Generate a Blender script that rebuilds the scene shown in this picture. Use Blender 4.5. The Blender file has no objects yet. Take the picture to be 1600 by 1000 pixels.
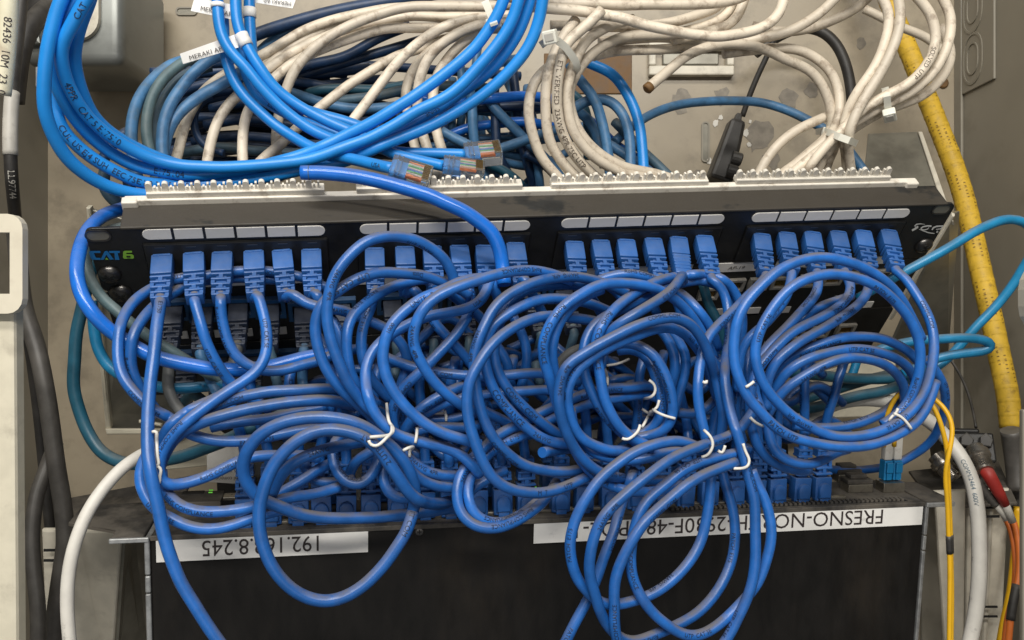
import bpy, bmesh, math, random
import numpy as np
from mathutils import Vector, Matrix, kdtree

random.seed(7)
SC = bpy.context.scene
COL = SC.collection

# ------------------------------------------------------------------ camera, world, lamps, exposure
FPX = 1415.0                                    # focal length in photograph pixels (1600 wide)
cam_data = bpy.data.cameras.new("camera")
cam_data.sensor_width = 36.0
cam_data.lens = 36.0 * FPX / 1600.0
cam_data.clip_start = 0.01
cam_data.clip_end = 50.0
cam = bpy.data.objects.new("camera", cam_data)
cam.rotation_euler = (math.radians(90), 0, 0)
COL.objects.link(cam)
SC.camera = cam

world = bpy.data.worlds.new("World")
SC.world = world
world.use_nodes = True
bg = world.node_tree.nodes["Background"]
bg.inputs[0].default_value = (0.93, 0.96, 1.0, 1)
bg.inputs[1].default_value = 0.14

def area(name, loc, target, sx, sy, power, col):
    l = bpy.data.lights.new(name, 'AREA')
    l.shape = 'RECTANGLE'
    l.size, l.size_y = sx, sy
    l.energy = power
    l.color = col
    o = bpy.data.objects.new(name, l)
    o.location = loc
    o.rotation_euler = (Vector(target) - Vector(loc)).to_track_quat('-Z', 'Y').to_euler()
    COL.objects.link(o)
    return o
area("ceiling_lamp", (-0.20, -0.45, 1.10), (0.0, 0.55, 0.0), 1.2, 0.10, 15.0, (1.0, 0.955, 0.88))
area("ceiling_lamp_far", (0.0, -0.90, 0.82), (0.0, 0.55, 0.0), 1.3, 0.10, 22.0, (1.0, 0.955, 0.88))
area("room_light", (0.1, -1.30, -0.35), (0.0, 0.55, 0.0), 1.8, 0.9, 4.0, (1.0, 0.95, 0.88))

SC.view_settings.view_transform = 'Standard'
SC.view_settings.look = 'None'
SC.view_settings.gamma = 1.0
SC.view_settings.exposure = 0.0

# ------------------------------------------------------------------ picture -> place
def W(px, py, Y):
    return Vector(((px - 800.0) / FPX * Y, Y, (500.0 - py) / FPX * Y))
def Yref(px):
    return 0.455 + (px - 200.0) / 1300.0 * 0.09
def WD(px, py, d):
    return W(px, py, Yref(px) - d / 1000.0)
def project(p):
    return (800 + p.x / p.y * FPX, 500 - p.z / p.y * FPX)
def ray_plane(px, py, o, n):
    D = Vector(((px - 800.0) / FPX, 1.0, (500.0 - py) / FPX))
    return D * (o.dot(n) / D.dot(n))

class Frame:
    def __init__(s, o, x, y, z):
        s.o, s.x, s.y, s.z = o, x.normalized(), y.normalized(), z.normalized()
    def pt(s, a, b, c=0.0):
        return s.o + s.x * a + s.y * b + s.z * c
    def mat(s, a=0.0, b=0.0, c=0.0):
        p = s.pt(a, b, c)
        return Matrix(((s.x.x, s.y.x, s.z.x, p.x), (s.x.y, s.y.y, s.z.y, p.y), (s.x.z, s.y.z, s.z.z, p.z), (0, 0, 0, 1)))
    def loc(s, p):
        d = p - s.o
        return (d.dot(s.x), d.dot(s.y), d.dot(s.z))
    def hit(s, px, py, c=0.0):                   # where the sight line meets the frame's own plane
        a = s.loc(ray_plane(px, py, s.o + s.z * c, s.z))
        return a[0], a[1]

# ------------------------------------------------------------------ objects
def world_of(o):
    m = o.matrix_basis.copy()
    while o.parent is not None:
        o = o.parent
        m = o.matrix_basis @ m
    return m
def add(name, me, mat, parent=None, M=None, label=None, cat=None, group=None, kind=None):
    o = bpy.data.objects.new(name, me)
    COL.objects.link(o)
    if M is None:
        M = Matrix.Identity(4)
    if parent is not None:
        M = world_of(parent).inverted() @ M
        o.parent = parent
    o.matrix_basis = M
    if mat is not None and me is not None and len(me.materials) == 0:
        me.materials.append(mat)
    tag(o, label, cat, group, kind)
    return o
def tag(o, label=None, cat=None, group=None, kind=None):
    if label: o["label"] = label
    if cat: o["category"] = cat
    if group: o["group"] = group
    if kind: o["kind"] = kind
def thing(name, label, cat, M=None, group=None):
    return add(name, None, None, None, M, label, cat, group)
def mesh(bm, name="m", smooth=False, angle=None):
    me = bpy.data.meshes.new(name)
    bmesh.ops.recalc_face_normals(bm, faces=bm.faces)
    bm.to_mesh(me)
    bm.free()
    if smooth or angle:
        me.polygons.foreach_set("use_smooth", [True] * len(me.polygons))
        if angle:
            me.set_sharp_from_angle(angle=math.radians(angle))
    return me
def bx(bm, x0, x1, y0, y1, z0, z1, bev=0.0, seg=2):
    vs = [bm.verts.new((x, y, z)) for z in (z0, z1) for y in (y0, y1) for x in (x0, x1)]
    fs = [bm.faces.new([vs[i] for i in f]) for f in ((0, 2, 3, 1), (4, 5, 7, 6), (0, 1, 5, 4), (2, 6, 7, 3), (0, 4, 6, 2), (1, 3, 7, 5))]
    if bev > 0:
        es = list({e for f in fs for e in f.edges})
        bmesh.ops.bevel(bm, geom=es, offset=bev, segments=seg, affect='EDGES', profile=0.5)
def taper(bm, w0, h0, w1, h1, z0, z1, bev=0.0, cy0=0.0, cy1=0.0):
    vs = []
    for z, w, h, c in ((z0, w0, h0, cy0), (z1, w1, h1, cy1)):
        vs += [bm.verts.new((sx * w / 2, c + sy * h / 2, z)) for sx, sy in ((-1, -1), (1, -1), (1, 1), (-1, 1))]
    fs = [bm.faces.new([vs[i] for i in f]) for f in ((3, 2, 1, 0), (4, 5, 6, 7), (0, 1, 5, 4), (1, 2, 6, 5), (2, 3, 7, 6), (3, 0, 4, 7))]
    if bev > 0:
        es = list({e for f in fs for e in f.edges})
        bmesh.ops.bevel(bm, geom=es, offset=bev, segments=2, affect='EDGES', profile=0.5)
def prism(bm, pts, z0, z1, bev=0.0):
    a = [bm.verts.new((x, y, z0)) for x, y in pts]
    b = [bm.verts.new((x, y, z1)) for x, y in pts]
    n = len(pts)
    fs = [bm.faces.new(a[::-1]), bm.faces.new(b)]
    for i in range(n):
        fs.append(bm.faces.new((a[i], a[(i + 1) % n], b[(i + 1) % n], b[i])))
    if bev > 0:
        bmesh.ops.bevel(bm, geom=list(fs[1].edges), offset=bev, segments=2, affect='EDGES', profile=0.5)
def lathe(bm, prof, n=20, M=None):                # prof: (r, z) list, closed at both ends
    rings = []
    for r, z in prof:
        rings.append([bm.verts.new((r * math.cos(2 * math.pi * i / n), r * math.sin(2 * math.pi * i / n), z)) for i in range(n)])
    for a, b in zip(rings, rings[1:]):
        for i in range(n):
            bm.faces.new((a[i], a[(i + 1) % n], b[(i + 1) % n], b[i]))
    bm.faces.new(rings[0][::-1])
    bm.faces.new(rings[-1])
    if M is not None:
        bmesh.ops.transform(bm, matrix=M, verts=[v for r in rings for v in r])
def oval(w, h, n=10):                             # stadium outline
    r = min(w, h) / 2
    out = []
    if h >= w:
        c = h / 2 - r
        out += [(r * math.cos(math.pi * i / n), c + r * math.sin(math.pi * i / n)) for i in range(n + 1)]
        out += [(-r * math.cos(math.pi * i / n), -c - r * math.sin(math.pi * i / n)) for i in range(n + 1)]
    else:
        c = w / 2 - r
        out += [(c + r * math.cos(-math.pi / 2 + math.pi * i / n), r * math.sin(-math.pi / 2 + math.pi * i / n)) for i in range(n + 1)]
        out += [(-c - r * math.cos(-math.pi / 2 + math.pi * i / n), -r * math.sin(-math.pi / 2 + math.pi * i / n)) for i in range(n + 1)]
    return out
def ring(bm, outer, inner, z0, z1):               # same number of points in both outlines
    n = len(outer)
    L = [[bm.verts.new((x, y, z)) for x, y in o] for o in (outer, inner) for z in (z0, z1)]
    o0, o1, i0, i1 = L
    for i in range(n):
        j = (i + 1) % n
        bm.faces.new((o0[i], o0[j], o1[j], o1[i]))
        bm.faces.new((i0[j], i0[i], i1[i], i1[j]))
        bm.faces.new((o1[i], o1[j], i1[j], i1[i]))
        bm.faces.new((o0[j], o0[i], i0[i], i0[j]))
def quad_slab(corners, t, name="m", bev=0.0):     # a sheet through world corners, t thick away from the viewer
    bm = bmesh.new()
    n = (corners[1] - corners[0]).cross(corners[2] - corners[0]).normalized()
    if n.y < 0: n = -n
    a = [bm.verts.new(c) for c in corners]
    b = [bm.verts.new(c + n * t) for c in corners]
    m = len(corners)
    fs = [bm.faces.new(a), bm.faces.new(b[::-1])]
    for i in range(m):
        bm.faces.new((a[i], b[i], b[(i + 1) % m], a[(i + 1) % m]))
    if bev > 0:
        bmesh.ops.bevel(bm, geom=list(fs[0].edges), offset=bev, segments=2, affect='EDGES', profile=0.5)
    return mesh(bm, name)

# ------------------------------------------------------------------ materials
def material(name, base, rough=0.45, metal=0.0, dust=0.0, dust_col=(0.20, 0.185, 0.16), vary=0.12, vscale=90.0,
             dirt=0.0, dirt_col=(0.10, 0.085, 0.065), dscale=45.0, dirt_lo=0.52, dirt_hi=0.72, bump=0.0, bscale=700.0,
             coat=0.0, spec=0.5, dust_lo=0.25, dust_hi=0.95, stretch=None, batch=0.06):
    m = bpy.data.materials.new(name)
    m.use_nodes = True
    nt = m.node_tree
    N, L = nt.nodes, nt.links
    b = N["Principled BSDF"]
    b.inputs["Roughness"].default_value = rough
    b.inputs["Metallic"].default_value = metal
    b.inputs["Coat Weight"].default_value = coat
    b.inputs["Specular IOR Level"].default_value = spec
    tc = N.new("ShaderNodeTexCoord")
    vec = tc.outputs["Object"]
    if stretch:
        mp = N.new("ShaderNodeMapping")
        mp.inputs["Scale"].default_value = stretch
        L.new(vec, mp.inputs["Vector"])
        vec = mp.outputs["Vector"]
    def noise(scale, detail=4.0, rough_=0.6):
        n = N.new("ShaderNodeTexNoise")
        n.inputs["Scale"].default_value = scale
        n.inputs["Detail"].default_value = detail
        n.inputs["Roughness"].default_value = rough_
        L.new(vec, n.inputs["Vector"])
        return n.outputs["Fac"]
    def ramp(sock, lo, hi, to0=0.0, to1=1.0):
        r = N.new("ShaderNodeMapRange")
        r.interpolation_type = 'SMOOTHSTEP'
        r.inputs["From Min"].default_value = lo
        r.inputs["From Max"].default_value = hi
        r.inputs["To Min"].default_value = to0
        r.inputs["To Max"].default_value = to1
        L.new(sock, r.inputs["Value"])
        return r.outputs["Result"]
    def mix(fac, a, c):
        x = N.new("ShaderNodeMix")
        x.data_type = 'RGBA'
        if isinstance(fac, float): x.inputs[0].default_value = fac
        else: L.new(fac, x.inputs[0])
        for s, v in ((x.inputs[6], a), (x.inputs[7], c)):
            if isinstance(v, tuple): s.default_value = (*v, 1)
            else: L.new(v, s)
        return x.outputs[2]
    def mul(a, c):
        x = N.new("ShaderNodeMath")
        x.operation = 'MULTIPLY'
        for s, v in ((x.inputs[0], a), (x.inputs[1], c)):
            if isinstance(v, (int, float)): s.default_value = v
            else: L.new(v, s)
        return x.outputs[0]
    nv = noise(vscale)
    dk = tuple(max(0.0, c * (1 - vary)) for c in base)
    lt = tuple(min(1.0, c * (1 + vary)) for c in base)
    col = mix(ramp(nv, 0.3, 0.7), dk, lt)
    oi = N.new("ShaderNodeObjectInfo")                 # each cable or piece a little different from its neighbours
    hv = N.new("ShaderNodeHueSaturation")
    L.new(ramp(oi.outputs["Random"], 0.0, 1.0, 1.0 - batch, 1.0 + batch), hv.inputs["Value"])
    L.new(col, hv.inputs["Color"])
    col = hv.outputs["Color"]
    rgh = None
    if dirt > 0:
        f = mul(ramp(noise(dscale, 6.0, 0.65), dirt_lo, dirt_hi), dirt)
        col = mix(f, col, dirt_col)
    if dust > 0:
        g = N.new("ShaderNodeNewGeometry")
        sp = N.new("ShaderNodeSeparateXYZ")
        L.new(g.outputs["Normal"], sp.inputs[0])
        up = ramp(sp.outputs["Z"], dust_lo, dust_hi)
        f = mul(mul(up, ramp(noise(60.0, 5.0, 0.7), 0.22, 0.62)), dust)
        col = mix(f, col, dust_col)
        rgh = ramp(f, 0.0, 0.8, rough, 0.95)
    L.new(col, b.inputs["Base Color"])
    if rgh is not None:
        L.new(rgh, b.inputs["Roughness"])
    elif dirt > 0:
        L.new(ramp(nv, 0.2, 0.8, rough * 0.85, min(1.0, rough * 1.2)), b.inputs["Roughness"])
    if bump > 0:
        bp = N.new("ShaderNodeBump")
        bp.inputs["Strength"].default_value = bump
        bp.inputs["Distance"].default_value = 0.001
        L.new(noise(bscale, 3.0), bp.inputs["Height"])
        L.new(bp.outputs["Normal"], b.inputs["Normal"])
    return m

M = {}
M["patch"] = material("blue_pvc", batch=0.20, base= (0.016, 0.120, 0.425), rough=0.30, dust=0.90, dust_col=(0.145, 0.130, 0.115), dust_lo=0.15, dust_hi=0.85, vary=0.16, bump=0.06, bscale=350, dirt=0.35, dirt_col=(0.05, 0.10, 0.27), dscale=70)
M["plug"] = material("blue_plug_plastic", batch=0.15, base= (0.022, 0.110, 0.36), rough=0.36, dust=0.45, dust_col=(0.12, 0.14, 0.19), vary=0.10, bump=0.05, dirt=0.25, dirt_col=(0.08, 0.11, 0.2))
M["bright"] = material("bright_blue_pvc", (0.012, 0.235, 0.68), 0.36, dust=0.18, vary=0.08, vscale=40, bump=0.03, bscale=300)
M["royal"] = material("royal_blue_pvc", (0.010, 0.145, 0.60), 0.22, dust=0.45, vary=0.10, bump=0.03)
M["teal"] = material("teal_pvc", (0.018, 0.105, 0.165), 0.40, dust=0.8, dust_col=(0.15, 0.16, 0.15), vary=0.2, dirt=0.5, dirt_col=(0.05, 0.075, 0.085))
M["cyan"] = material("cyan_pvc", (0.012, 0.20, 0.40), 0.34, dust=0.7, dust_col=(0.16, 0.17, 0.16), vary=0.15)
M["slate"] = material("dirty_blue_pvc", (0.06, 0.12, 0.17), 0.5, dust=0.6, vary=0.25, dirt=0.6, dirt_col=(0.10, 0.11, 0.10))
M["steelblue"] = material("faded_blue_pvc", (0.065, 0.19, 0.37), 0.45, dust=0.4, vary=0.25, dirt=0.6, dirt_col=(0.12, 0.17, 0.2), dscale=80)
M["navy"] = material("dark_navy_pvc", (0.010, 0.035, 0.095), 0.45, dust=0.4, vary=0.3)
M["grey"] = material("grey_pvc", (0.10, 0.105, 0.105), 0.55, dust=0.5, vary=0.2)
M["white"] = material("grimy_white_pvc", batch=0.12, base= (0.66, 0.585, 0.475), rough=0.48, dust=0.35, dust_col=(0.42, 0.34, 0.25), vary=0.08, dirt=0.62, dirt_col=(0.20, 0.14, 0.09), dscale=110, dirt_lo=0.50, dirt_hi=0.68, bump=0.12, bscale=220)
M["whitethick"] = material("white_thick_pvc", (0.62, 0.60, 0.55), 0.5, vary=0.06, dirt=0.9, dirt_col=(0.06, 0.055, 0.05), dscale=60, dirt_lo=0.58, dirt_hi=0.72)
M["black"] = material("black_rubber", (0.030, 0.028, 0.026), 0.5, dust=0.4, vary=0.3)
M["greyrubber"] = material("dusty_black_rubber", (0.070, 0.065, 0.059), 0.45, dust=0.3, vary=0.2, dirt=0.4, dirt_col=(0.10, 0.095, 0.085))
M["yellow"] = material("yellow_innerduct", (0.55, 0.35, 0.026), 0.6, vary=0.14, dirt=0.8, dirt_col=(0.24, 0.145, 0.02), dscale=150, bump=0.3, bscale=200)
M["yfibre"] = material("yellow_fibre_jacket", (0.76, 0.43, 0.012), 0.4, vary=0.06)
M["orange"] = material("orange_fibre_jacket", (0.68, 0.17, 0.03), 0.45, vary=0.06)
M["redboot"] = material("red_rubber", (0.36, 0.028, 0.022), 0.5, dust=0.3, vary=0.1)
M["tie"] = material("white_twist_tie", (0.74, 0.72, 0.66), 0.45, vary=0.05, dirt=0.4, dirt_col=(0.35, 0.3, 0.24), dscale=150)
M["nylon"] = material("nylon", (0.70, 0.69, 0.61), 0.32, vary=0.05)
M["panel"] = material("black_powder_coat", (0.011, 0.011, 0.011), 0.42, dust=0.0, vary=0.25, dirt=0.35, dirt_col=(0.03, 0.028, 0.025), dscale=30, bump=0.08, bscale=1500)
M["paneldust"] = material("dusty_black_metal", (0.012, 0.012, 0.011), 0.6, vary=0.3, dirt=0.95, dirt_col=(0.040, 0.034, 0.026), dscale=17, dirt_lo=0.40, dirt_hi=0.45, bump=0.12, bscale=1200, stretch=(0.55, 1.6, 1.0))
M["idc"] = material("ivory_plastic", (0.72, 0.68, 0.60), 0.42, vary=0.05, dirt=0.7, dirt_col=(0.32, 0.27, 0.21), dscale=120)
M["cell"] = material("label_paper", (0.74, 0.72, 0.68), 0.6, vary=0.04, dirt=0.35, dirt_col=(0.3, 0.28, 0.25))
M["label"] = material("white_label", (0.82, 0.81, 0.78), 0.42, vary=0.02, dirt=0.25, dirt_col=(0.5, 0.48, 0.44), dscale=60, dirt_lo=0.55, dirt_hi=0.8)
M["labeldirty"] = material("smudged_label", (0.80, 0.79, 0.76), 0.45, vary=0.02, dirt=0.6, dirt_col=(0.25, 0.23, 0.2), dscale=70, dirt_lo=0.60, dirt_hi=0.75)
M["ink"] = material("black_ink", (0.035, 0.025, 0.024), 0.5)
M["inkblue"] = material("dark_print", (0.008, 0.020, 0.055), 0.5)
M["inkbrown"] = material("brown_print", (0.10, 0.075, 0.055), 0.5)
M["logoblue"] = material("blue_print", (0.010, 0.17, 0.46), 0.45)
M["logogreen"] = material("green_print", (0.22, 0.46, 0.05), 0.45)
M["logowhite"] = material("silver_print", (0.62, 0.62, 0.60), 0.4)
M["switch"] = material("switch_cover_black", (0.0070, 0.0062, 0.0055), 0.55, spec=0.3, vary=0.3, dirt=0.55, dirt_col=(0.045, 0.034, 0.023), dscale=9, dirt_lo=0.50, dirt_hi=0.8, stretch=(1.0, 1.0, 0.35), bump=0.05, bscale=1400)
M["switchdust"] = material("switch_face_dusty", (0.028, 0.026, 0.024), 0.65, vary=0.3, dirt=0.85, dirt_col=(0.13, 0.115, 0.095), dscale=28, dirt_lo=0.38, dirt_hi=0.62, bump=0.1)
M["steel"] = material("galvanised_edge", (0.45, 0.46, 0.46), 0.4, metal=0.7, vary=0.2, vscale=200)
M["screw"] = material("dark_screw", (0.12, 0.115, 0.11), 0.30, metal=0.9, vary=0.2)
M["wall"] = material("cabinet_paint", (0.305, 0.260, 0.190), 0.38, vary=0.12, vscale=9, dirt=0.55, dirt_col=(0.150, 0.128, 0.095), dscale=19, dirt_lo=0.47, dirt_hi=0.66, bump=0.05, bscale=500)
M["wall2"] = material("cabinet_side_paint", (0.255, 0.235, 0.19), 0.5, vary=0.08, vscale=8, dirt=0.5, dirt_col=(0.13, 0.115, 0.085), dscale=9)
M["rim"] = material("cabinet_rim_paint", (0.60, 0.56, 0.445), 0.45, vary=0.05, dirt=0.4, dirt_col=(0.30, 0.27, 0.21), dscale=50)
M["latch"] = material("latch_plastic", (0.62, 0.575, 0.465), 0.4, vary=0.04, dirt=0.35, dirt_col=(0.4, 0.35, 0.28))
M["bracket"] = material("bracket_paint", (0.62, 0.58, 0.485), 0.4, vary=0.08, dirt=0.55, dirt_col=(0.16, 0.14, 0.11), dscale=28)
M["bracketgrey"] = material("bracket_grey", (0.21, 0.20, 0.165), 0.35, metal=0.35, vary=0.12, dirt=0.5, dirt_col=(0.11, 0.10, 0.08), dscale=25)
M["brown"] = material("rust_brown_patch", (0.14, 0.072, 0.022), 0.6, vary=0.25, dirt=0.5, dirt_col=(0.06, 0.035, 0.015))
M["jbox"] = material("cast_metal_grey", (0.20, 0.21, 0.20), 0.34, metal=0.45, vary=0.15, vscale=14, dirt=0.6, dirt_col=(0.05, 0.05, 0.047), dscale=16)
M["dark"] = material("shadow_black", (0.006, 0.006, 0.006), 0.7)
M["jackblue"] = material("blue_jack", (0.010, 0.075, 0.20), 0.45, dust=0.4, vary=0.2)
M["oldplug"] = material("dusty_grey_plug", (0.040, 0.055, 0.095), 0.4, dust=0.5, dust_col=(0.15, 0.145, 0.135), vary=0.3, dirt=0.4, dirt_col=(0.03, 0.045, 0.07))
M["port"] = material("port_plastic", (0.33, 0.31, 0.27), 0.35, vary=0.2, dirt=0.5, dirt_col=(0.1, 0.09, 0.08), dscale=150)
M["gold"] = material("gold_contacts", (0.62, 0.40, 0.14), 0.25, metal=1.0)
M["lcblue"] = material("lc_blue", (0.012, 0.24, 0.55), 0.35, dust=0.4, vary=0.08)
M["sfp"] = material("sfp_metal", (0.42, 0.39, 0.33), 0.3, metal=0.9, vary=0.2, dirt=0.5, dirt_col=(0.08, 0.07, 0.06), dscale=90)
M["nickel"] = material("dull_nickel", (0.36, 0.33, 0.29), 0.28, metal=0.9, vary=0.2, dirt=0.5, dirt_col=(0.05, 0.045, 0.04), dscale=60)
M["wire_o"] = material("orange_wire", (0.75, 0.20, 0.05), 0.4)
M["wire_g"] = material("green_wire", (0.06, 0.42, 0.12), 0.4)
M["wire_b"] = material("blue_wire", (0.03, 0.16, 0.60), 0.4)
M["wire_w"] = material("white_wire", (0.75, 0.70, 0.64), 0.4)
M["tape"] = material("white_tape", (0.50, 0.48, 0.43), 0.5, vary=0.1, dirt=0.6, dirt_col=(0.18, 0.17, 0.15), dscale=80)
M["primer"] = material("bare_primer", (0.195, 0.172, 0.138), 0.5, vary=0.2, vscale=120)
M["chip"] = material("white_chip", (0.62, 0.60, 0.55), 0.6, vary=0.1)
M["tag"] = material("cream_sleeve", (0.66, 0.62, 0.46), 0.45, vary=0.05, dirt=0.5, dirt_col=(0.25, 0.16, 0.10), dscale=50)

def clear_plastic():
    m = bpy.data.materials.new("clear_plastic")
    m.use_nodes = True
    b = m.node_tree.nodes["Principled BSDF"]
    b.inputs["Base Color"].default_value = (0.93, 0.95, 0.96, 1)
    b.inputs["Roughness"].default_value = 0.04
    b.inputs["Transmission Weight"].default_value = 0.92
    b.inputs["IOR"].default_value = 1.35
    return m
M["clear"] = clear_plastic()
def led(name, col, s):
    m = bpy.data.materials.new(name)
    m.use_nodes = True
    b = m.node_tree.nodes["Principled BSDF"]
    b.inputs["Base Color"].default_value = (*col, 1)
    b.inputs["Emission Color"].default_value = (*col, 1)
    b.inputs["Emission Strength"].default_value = s
    return m
M["led"] = led("green_led", (0.16, 0.6, 0.06), 0.5)

# ------------------------------------------------------------------ lettering (the built-in font, turned into flat meshes)
_text = {}
def glyphs(text):
    """vertices (x, y) and polygons of a line of lettering, baseline at 0, capitals about 0.7 high."""
    if text in _text:
        return _text[text]
    c = bpy.data.curves.new("t", 'FONT')
    c.body = text
    c.resolution_u = 3
    c.fill_mode = 'FRONT'
    o = bpy.data.objects.new("t", c)
    COL.objects.link(o)
    dg = bpy.context.evaluated_depsgraph_get()
    me = bpy.data.meshes.new_from_object(o.evaluated_get(dg))
    v = [(p.co.x, p.co.y) for p in me.vertices]
    f = [tuple(p.vertices) for p in me.polygons]
    bpy.data.meshes.remove(me)
    bpy.data.objects.remove(o)
    bpy.data.curves.remove(c)
    _text[text] = (v, f)
    return v, f
def flat_text(name, text, Mw, width, height, mat, parent, slant=0.0):
    v, f = glyphs(text)
    x0 = min(p[0] for p in v); x1 = max(p[0] for p in v)
    y1 = max(p[1] for p in v)
    sx, sy = width / (x1 - x0), height / y1
    me = bpy.data.meshes.new(name)
    me.from_pydata([((x - x0) * sx + slant * y * sy, y * sy, 0) for x, y in v], [], f)
    return add(name, me, mat, parent, Mw)
# ------------------------------------------------------------------ the cabinet that holds everything
YB = 0.76
BW = Frame(Vector((0, YB, 0)), Vector((1, 0, 0)), Vector((0, 0, 1)), Vector((0, -1, 0)))      # back panel, facing the viewer
XR = (1495 - 800) / FPX * YB
XL = (75 - 800) / FPX * YB
SR = Frame(Vector((XR, YB, 0)), Vector((0, -1, 0)), Vector((0, 0, 1)), Vector((-1, 0, 0)))    # right side panel
cab = thing("wall_cabinet", "grimy beige steel wall cabinet that encloses the cables and equipment", "cabinet", Matrix.Translation((0, YB, -0.5)))
bm = bmesh.new(); bx(bm, XL - 0.004, XR + 0.004, -0.55, 0.55, -0.003, 0)
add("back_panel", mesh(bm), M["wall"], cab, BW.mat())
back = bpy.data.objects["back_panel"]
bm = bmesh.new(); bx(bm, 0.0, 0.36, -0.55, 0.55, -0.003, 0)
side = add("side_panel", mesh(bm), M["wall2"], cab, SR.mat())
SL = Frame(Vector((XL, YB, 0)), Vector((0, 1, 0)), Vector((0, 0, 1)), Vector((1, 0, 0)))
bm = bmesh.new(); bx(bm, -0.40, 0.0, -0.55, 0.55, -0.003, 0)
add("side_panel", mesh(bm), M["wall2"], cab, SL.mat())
# seams and folds: a flange along the right corner, an overlapping sheet with its lower edge
bm = bmesh.new(); bx(bm, 0.0, 0.012, -0.55, 0.55, 0, 0.0025, 0.0008)
add("corner_flange", mesh(bm), M["wall2"], side, SR.mat())
bm = bmesh.new(); bx(bm, 0.0125, 0.062, 0.186, 0.55, 0, 0.002, 0.0006)
add("seam_plate", mesh(bm), M["wall2"], side, SR.mat())
for py in (92, 12):
    z = (500 - py) / FPX * 0.731
    bm = bmesh.new()
    c = oval(0.031, 0.042); c2 = oval(0.027, 0.038); c3 = oval(0.018, 0.026); c4 = oval(0.0155, 0.0235)
    ring(bm, c, c2, 0.0018, 0.0026); ring(bm, c3, c4, 0.0018, 0.0028)
    add("knockout", mesh(bm), M["wall2"], side, SR.mat(0.030, z, 0))
bm = bmesh.new(); lathe(bm, [(0.0045, 0.0), (0.0045, 0.0012), (0.0035, 0.002)], 14)
add("rivet", mesh(bm), M["brown"], back, BW.mat(*BW.hit(1473, 130)))
def wall_slot(px, py, w, h, name="slot"):
    bm = bmesh.new()
    s = YB / FPX
    o, i = oval(w * s, h * s), oval((w - 5) * s, (h - 5) * s)
    ring(bm, o, i, 0.0, 0.0016)
    r = add(name, mesh(bm), M["wall2"], back, BW.mat(*BW.hit(px, py)))
    bm = bmesh.new(); prism(bm, i, 0.0002, 0.0006)
    add("slot_face", mesh(bm), M["bracketgrey"], r, BW.mat(*BW.hit(px, py)))
wall_slot(211, 112, 15, 54)
wall_slot(292, 18, 34, 13)
wall_slot(1102, 222, 13, 64)
bm = bmesh.new()
x0, y0 = BW.hit(850, 147); x1, y1 = BW.hit(987, 84)
bx(bm, x0, x1, y0, y1, 0, 0.0015, 0.0006)
add("rust_plate", mesh(bm), M["brown"], back, BW.mat())
x0, y0 = BW.hit(1012, 121); x1, y1 = BW.hit(1144, 70)
bm = bmesh.new()
for a in ((x0, x1, y0, y0 + .008), (x0, x1, y1 - .006, y1), (x0, x0 + .006, y0 + .0082, y1 - .0062), (x1 - .006, x1, y0 + .0082, y1 - .0062)):
    bx(bm, *a, 0.0, 0.008, 0.0012)
add("label_holder", mesh(bm), M["bracket"], back, BW.mat())
bm = bmesh.new(); bx(bm, x0 + .012, x1 - .012, y0 + .0095, y1 - .008, 0.0, 0.004, 0.001)
add("holder_insert", mesh(bm), M["bracketgrey"], bpy.data.objects["label_holder"], BW.mat())
# bare patches and chips in the paint round the power adapter
rc_ = random.Random(5)
for px, py, r, mt in ((1186, 214, 26, "primer"), (1232, 158, 17, "primer"), (1062, 158, 19, "primer"), (1128, 150, 15, "primer"), (1205, 250, 14, "primer"), (1090, 278, 12, "primer"), (1268, 142, 12, "primer"),
                      (1118, 192, 6, "chip"), (1126, 184, 4, "chip"), (1165, 208, 6, "chip"), (1170, 226, 4, "chip"), (1108, 252, 5, "chip"), (1112, 262, 4, "chip"), (1172, 190, 3, "chip"), (236, 60, 9, "primer"), (246, 30, 6, "primer"), (1345, 66, 10, "primer")):
    x, y = BW.hit(px, py)
    k = r * YB / FPX
    pts = [(x + k * rc_.uniform(.55, 1.1) * math.cos(t * math.pi / 7), y + k * 1.15 * rc_.uniform(.55, 1.1) * math.sin(t * math.pi / 7)) for t in range(14)]
    bm = bmesh.new(); prism(bm, pts, 0.0, 0.0003 if mt == "primer" else 0.0007)
    add("bare_patch" if mt == "primer" else "paint_chip", mesh(bm), M[mt], back, BW.mat())
# front rim on the near left side, with its latch ring
YF = 0.43
FR = Frame(Vector((0, YF, 0)), Vector((1, 0, 0)), Vector((0, 0, 1)), Vector((0, -1, 0)))
bm = bmesh.new()
xa = FR.hit(-90, 0)[0]; xb = FR.hit(22, 0)[0]
zt = FR.hit(0, 470)[1]
prism(bm, [(xa, -0.30), (FR.hit(30, 0)[0], -0.30), (xb, zt), (xa, zt)], -0.008, 0.0, 0.002)
rim = add("front_rim", mesh(bm), M["rim"], cab, FR.mat())
FR = Frame(Vector((0, 0.424, 0)), FR.x, FR.y, FR.z)
bm = bmesh.new()
xo, yo = FR.hit(-75, 490); x1, y1 = FR.hit(35, 334)
outer = []
rr = 0.007
for cx, cy, a0 in ((x1 - rr, yo + rr, -90), (x1 - rr, y1 - rr, 0), (xo + rr, y1 - rr, 90), (xo + rr, yo + rr, 180)):
    outer += [(cx + rr * math.cos(math.radians(a0 + 22.5 * k)), cy + rr * math.sin(math.radians(a0 + 22.5 * k))) for k in range(5)]
hx0, hy0 = FR.hit(-60, 459); hx1, hy1 = FR.hit(15, 363)
inner = [(hx1, hy0)] * 5 + [(hx1, hy1)] * 5 + [(hx0, hy1)] * 5 + [(hx0, hy0)] * 5
inner = [(x + 1e-5 * k, y) for k, (x, y) in enumerate(inner)]
ring(bm, outer, inner, -0.005, 0.0)
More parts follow.
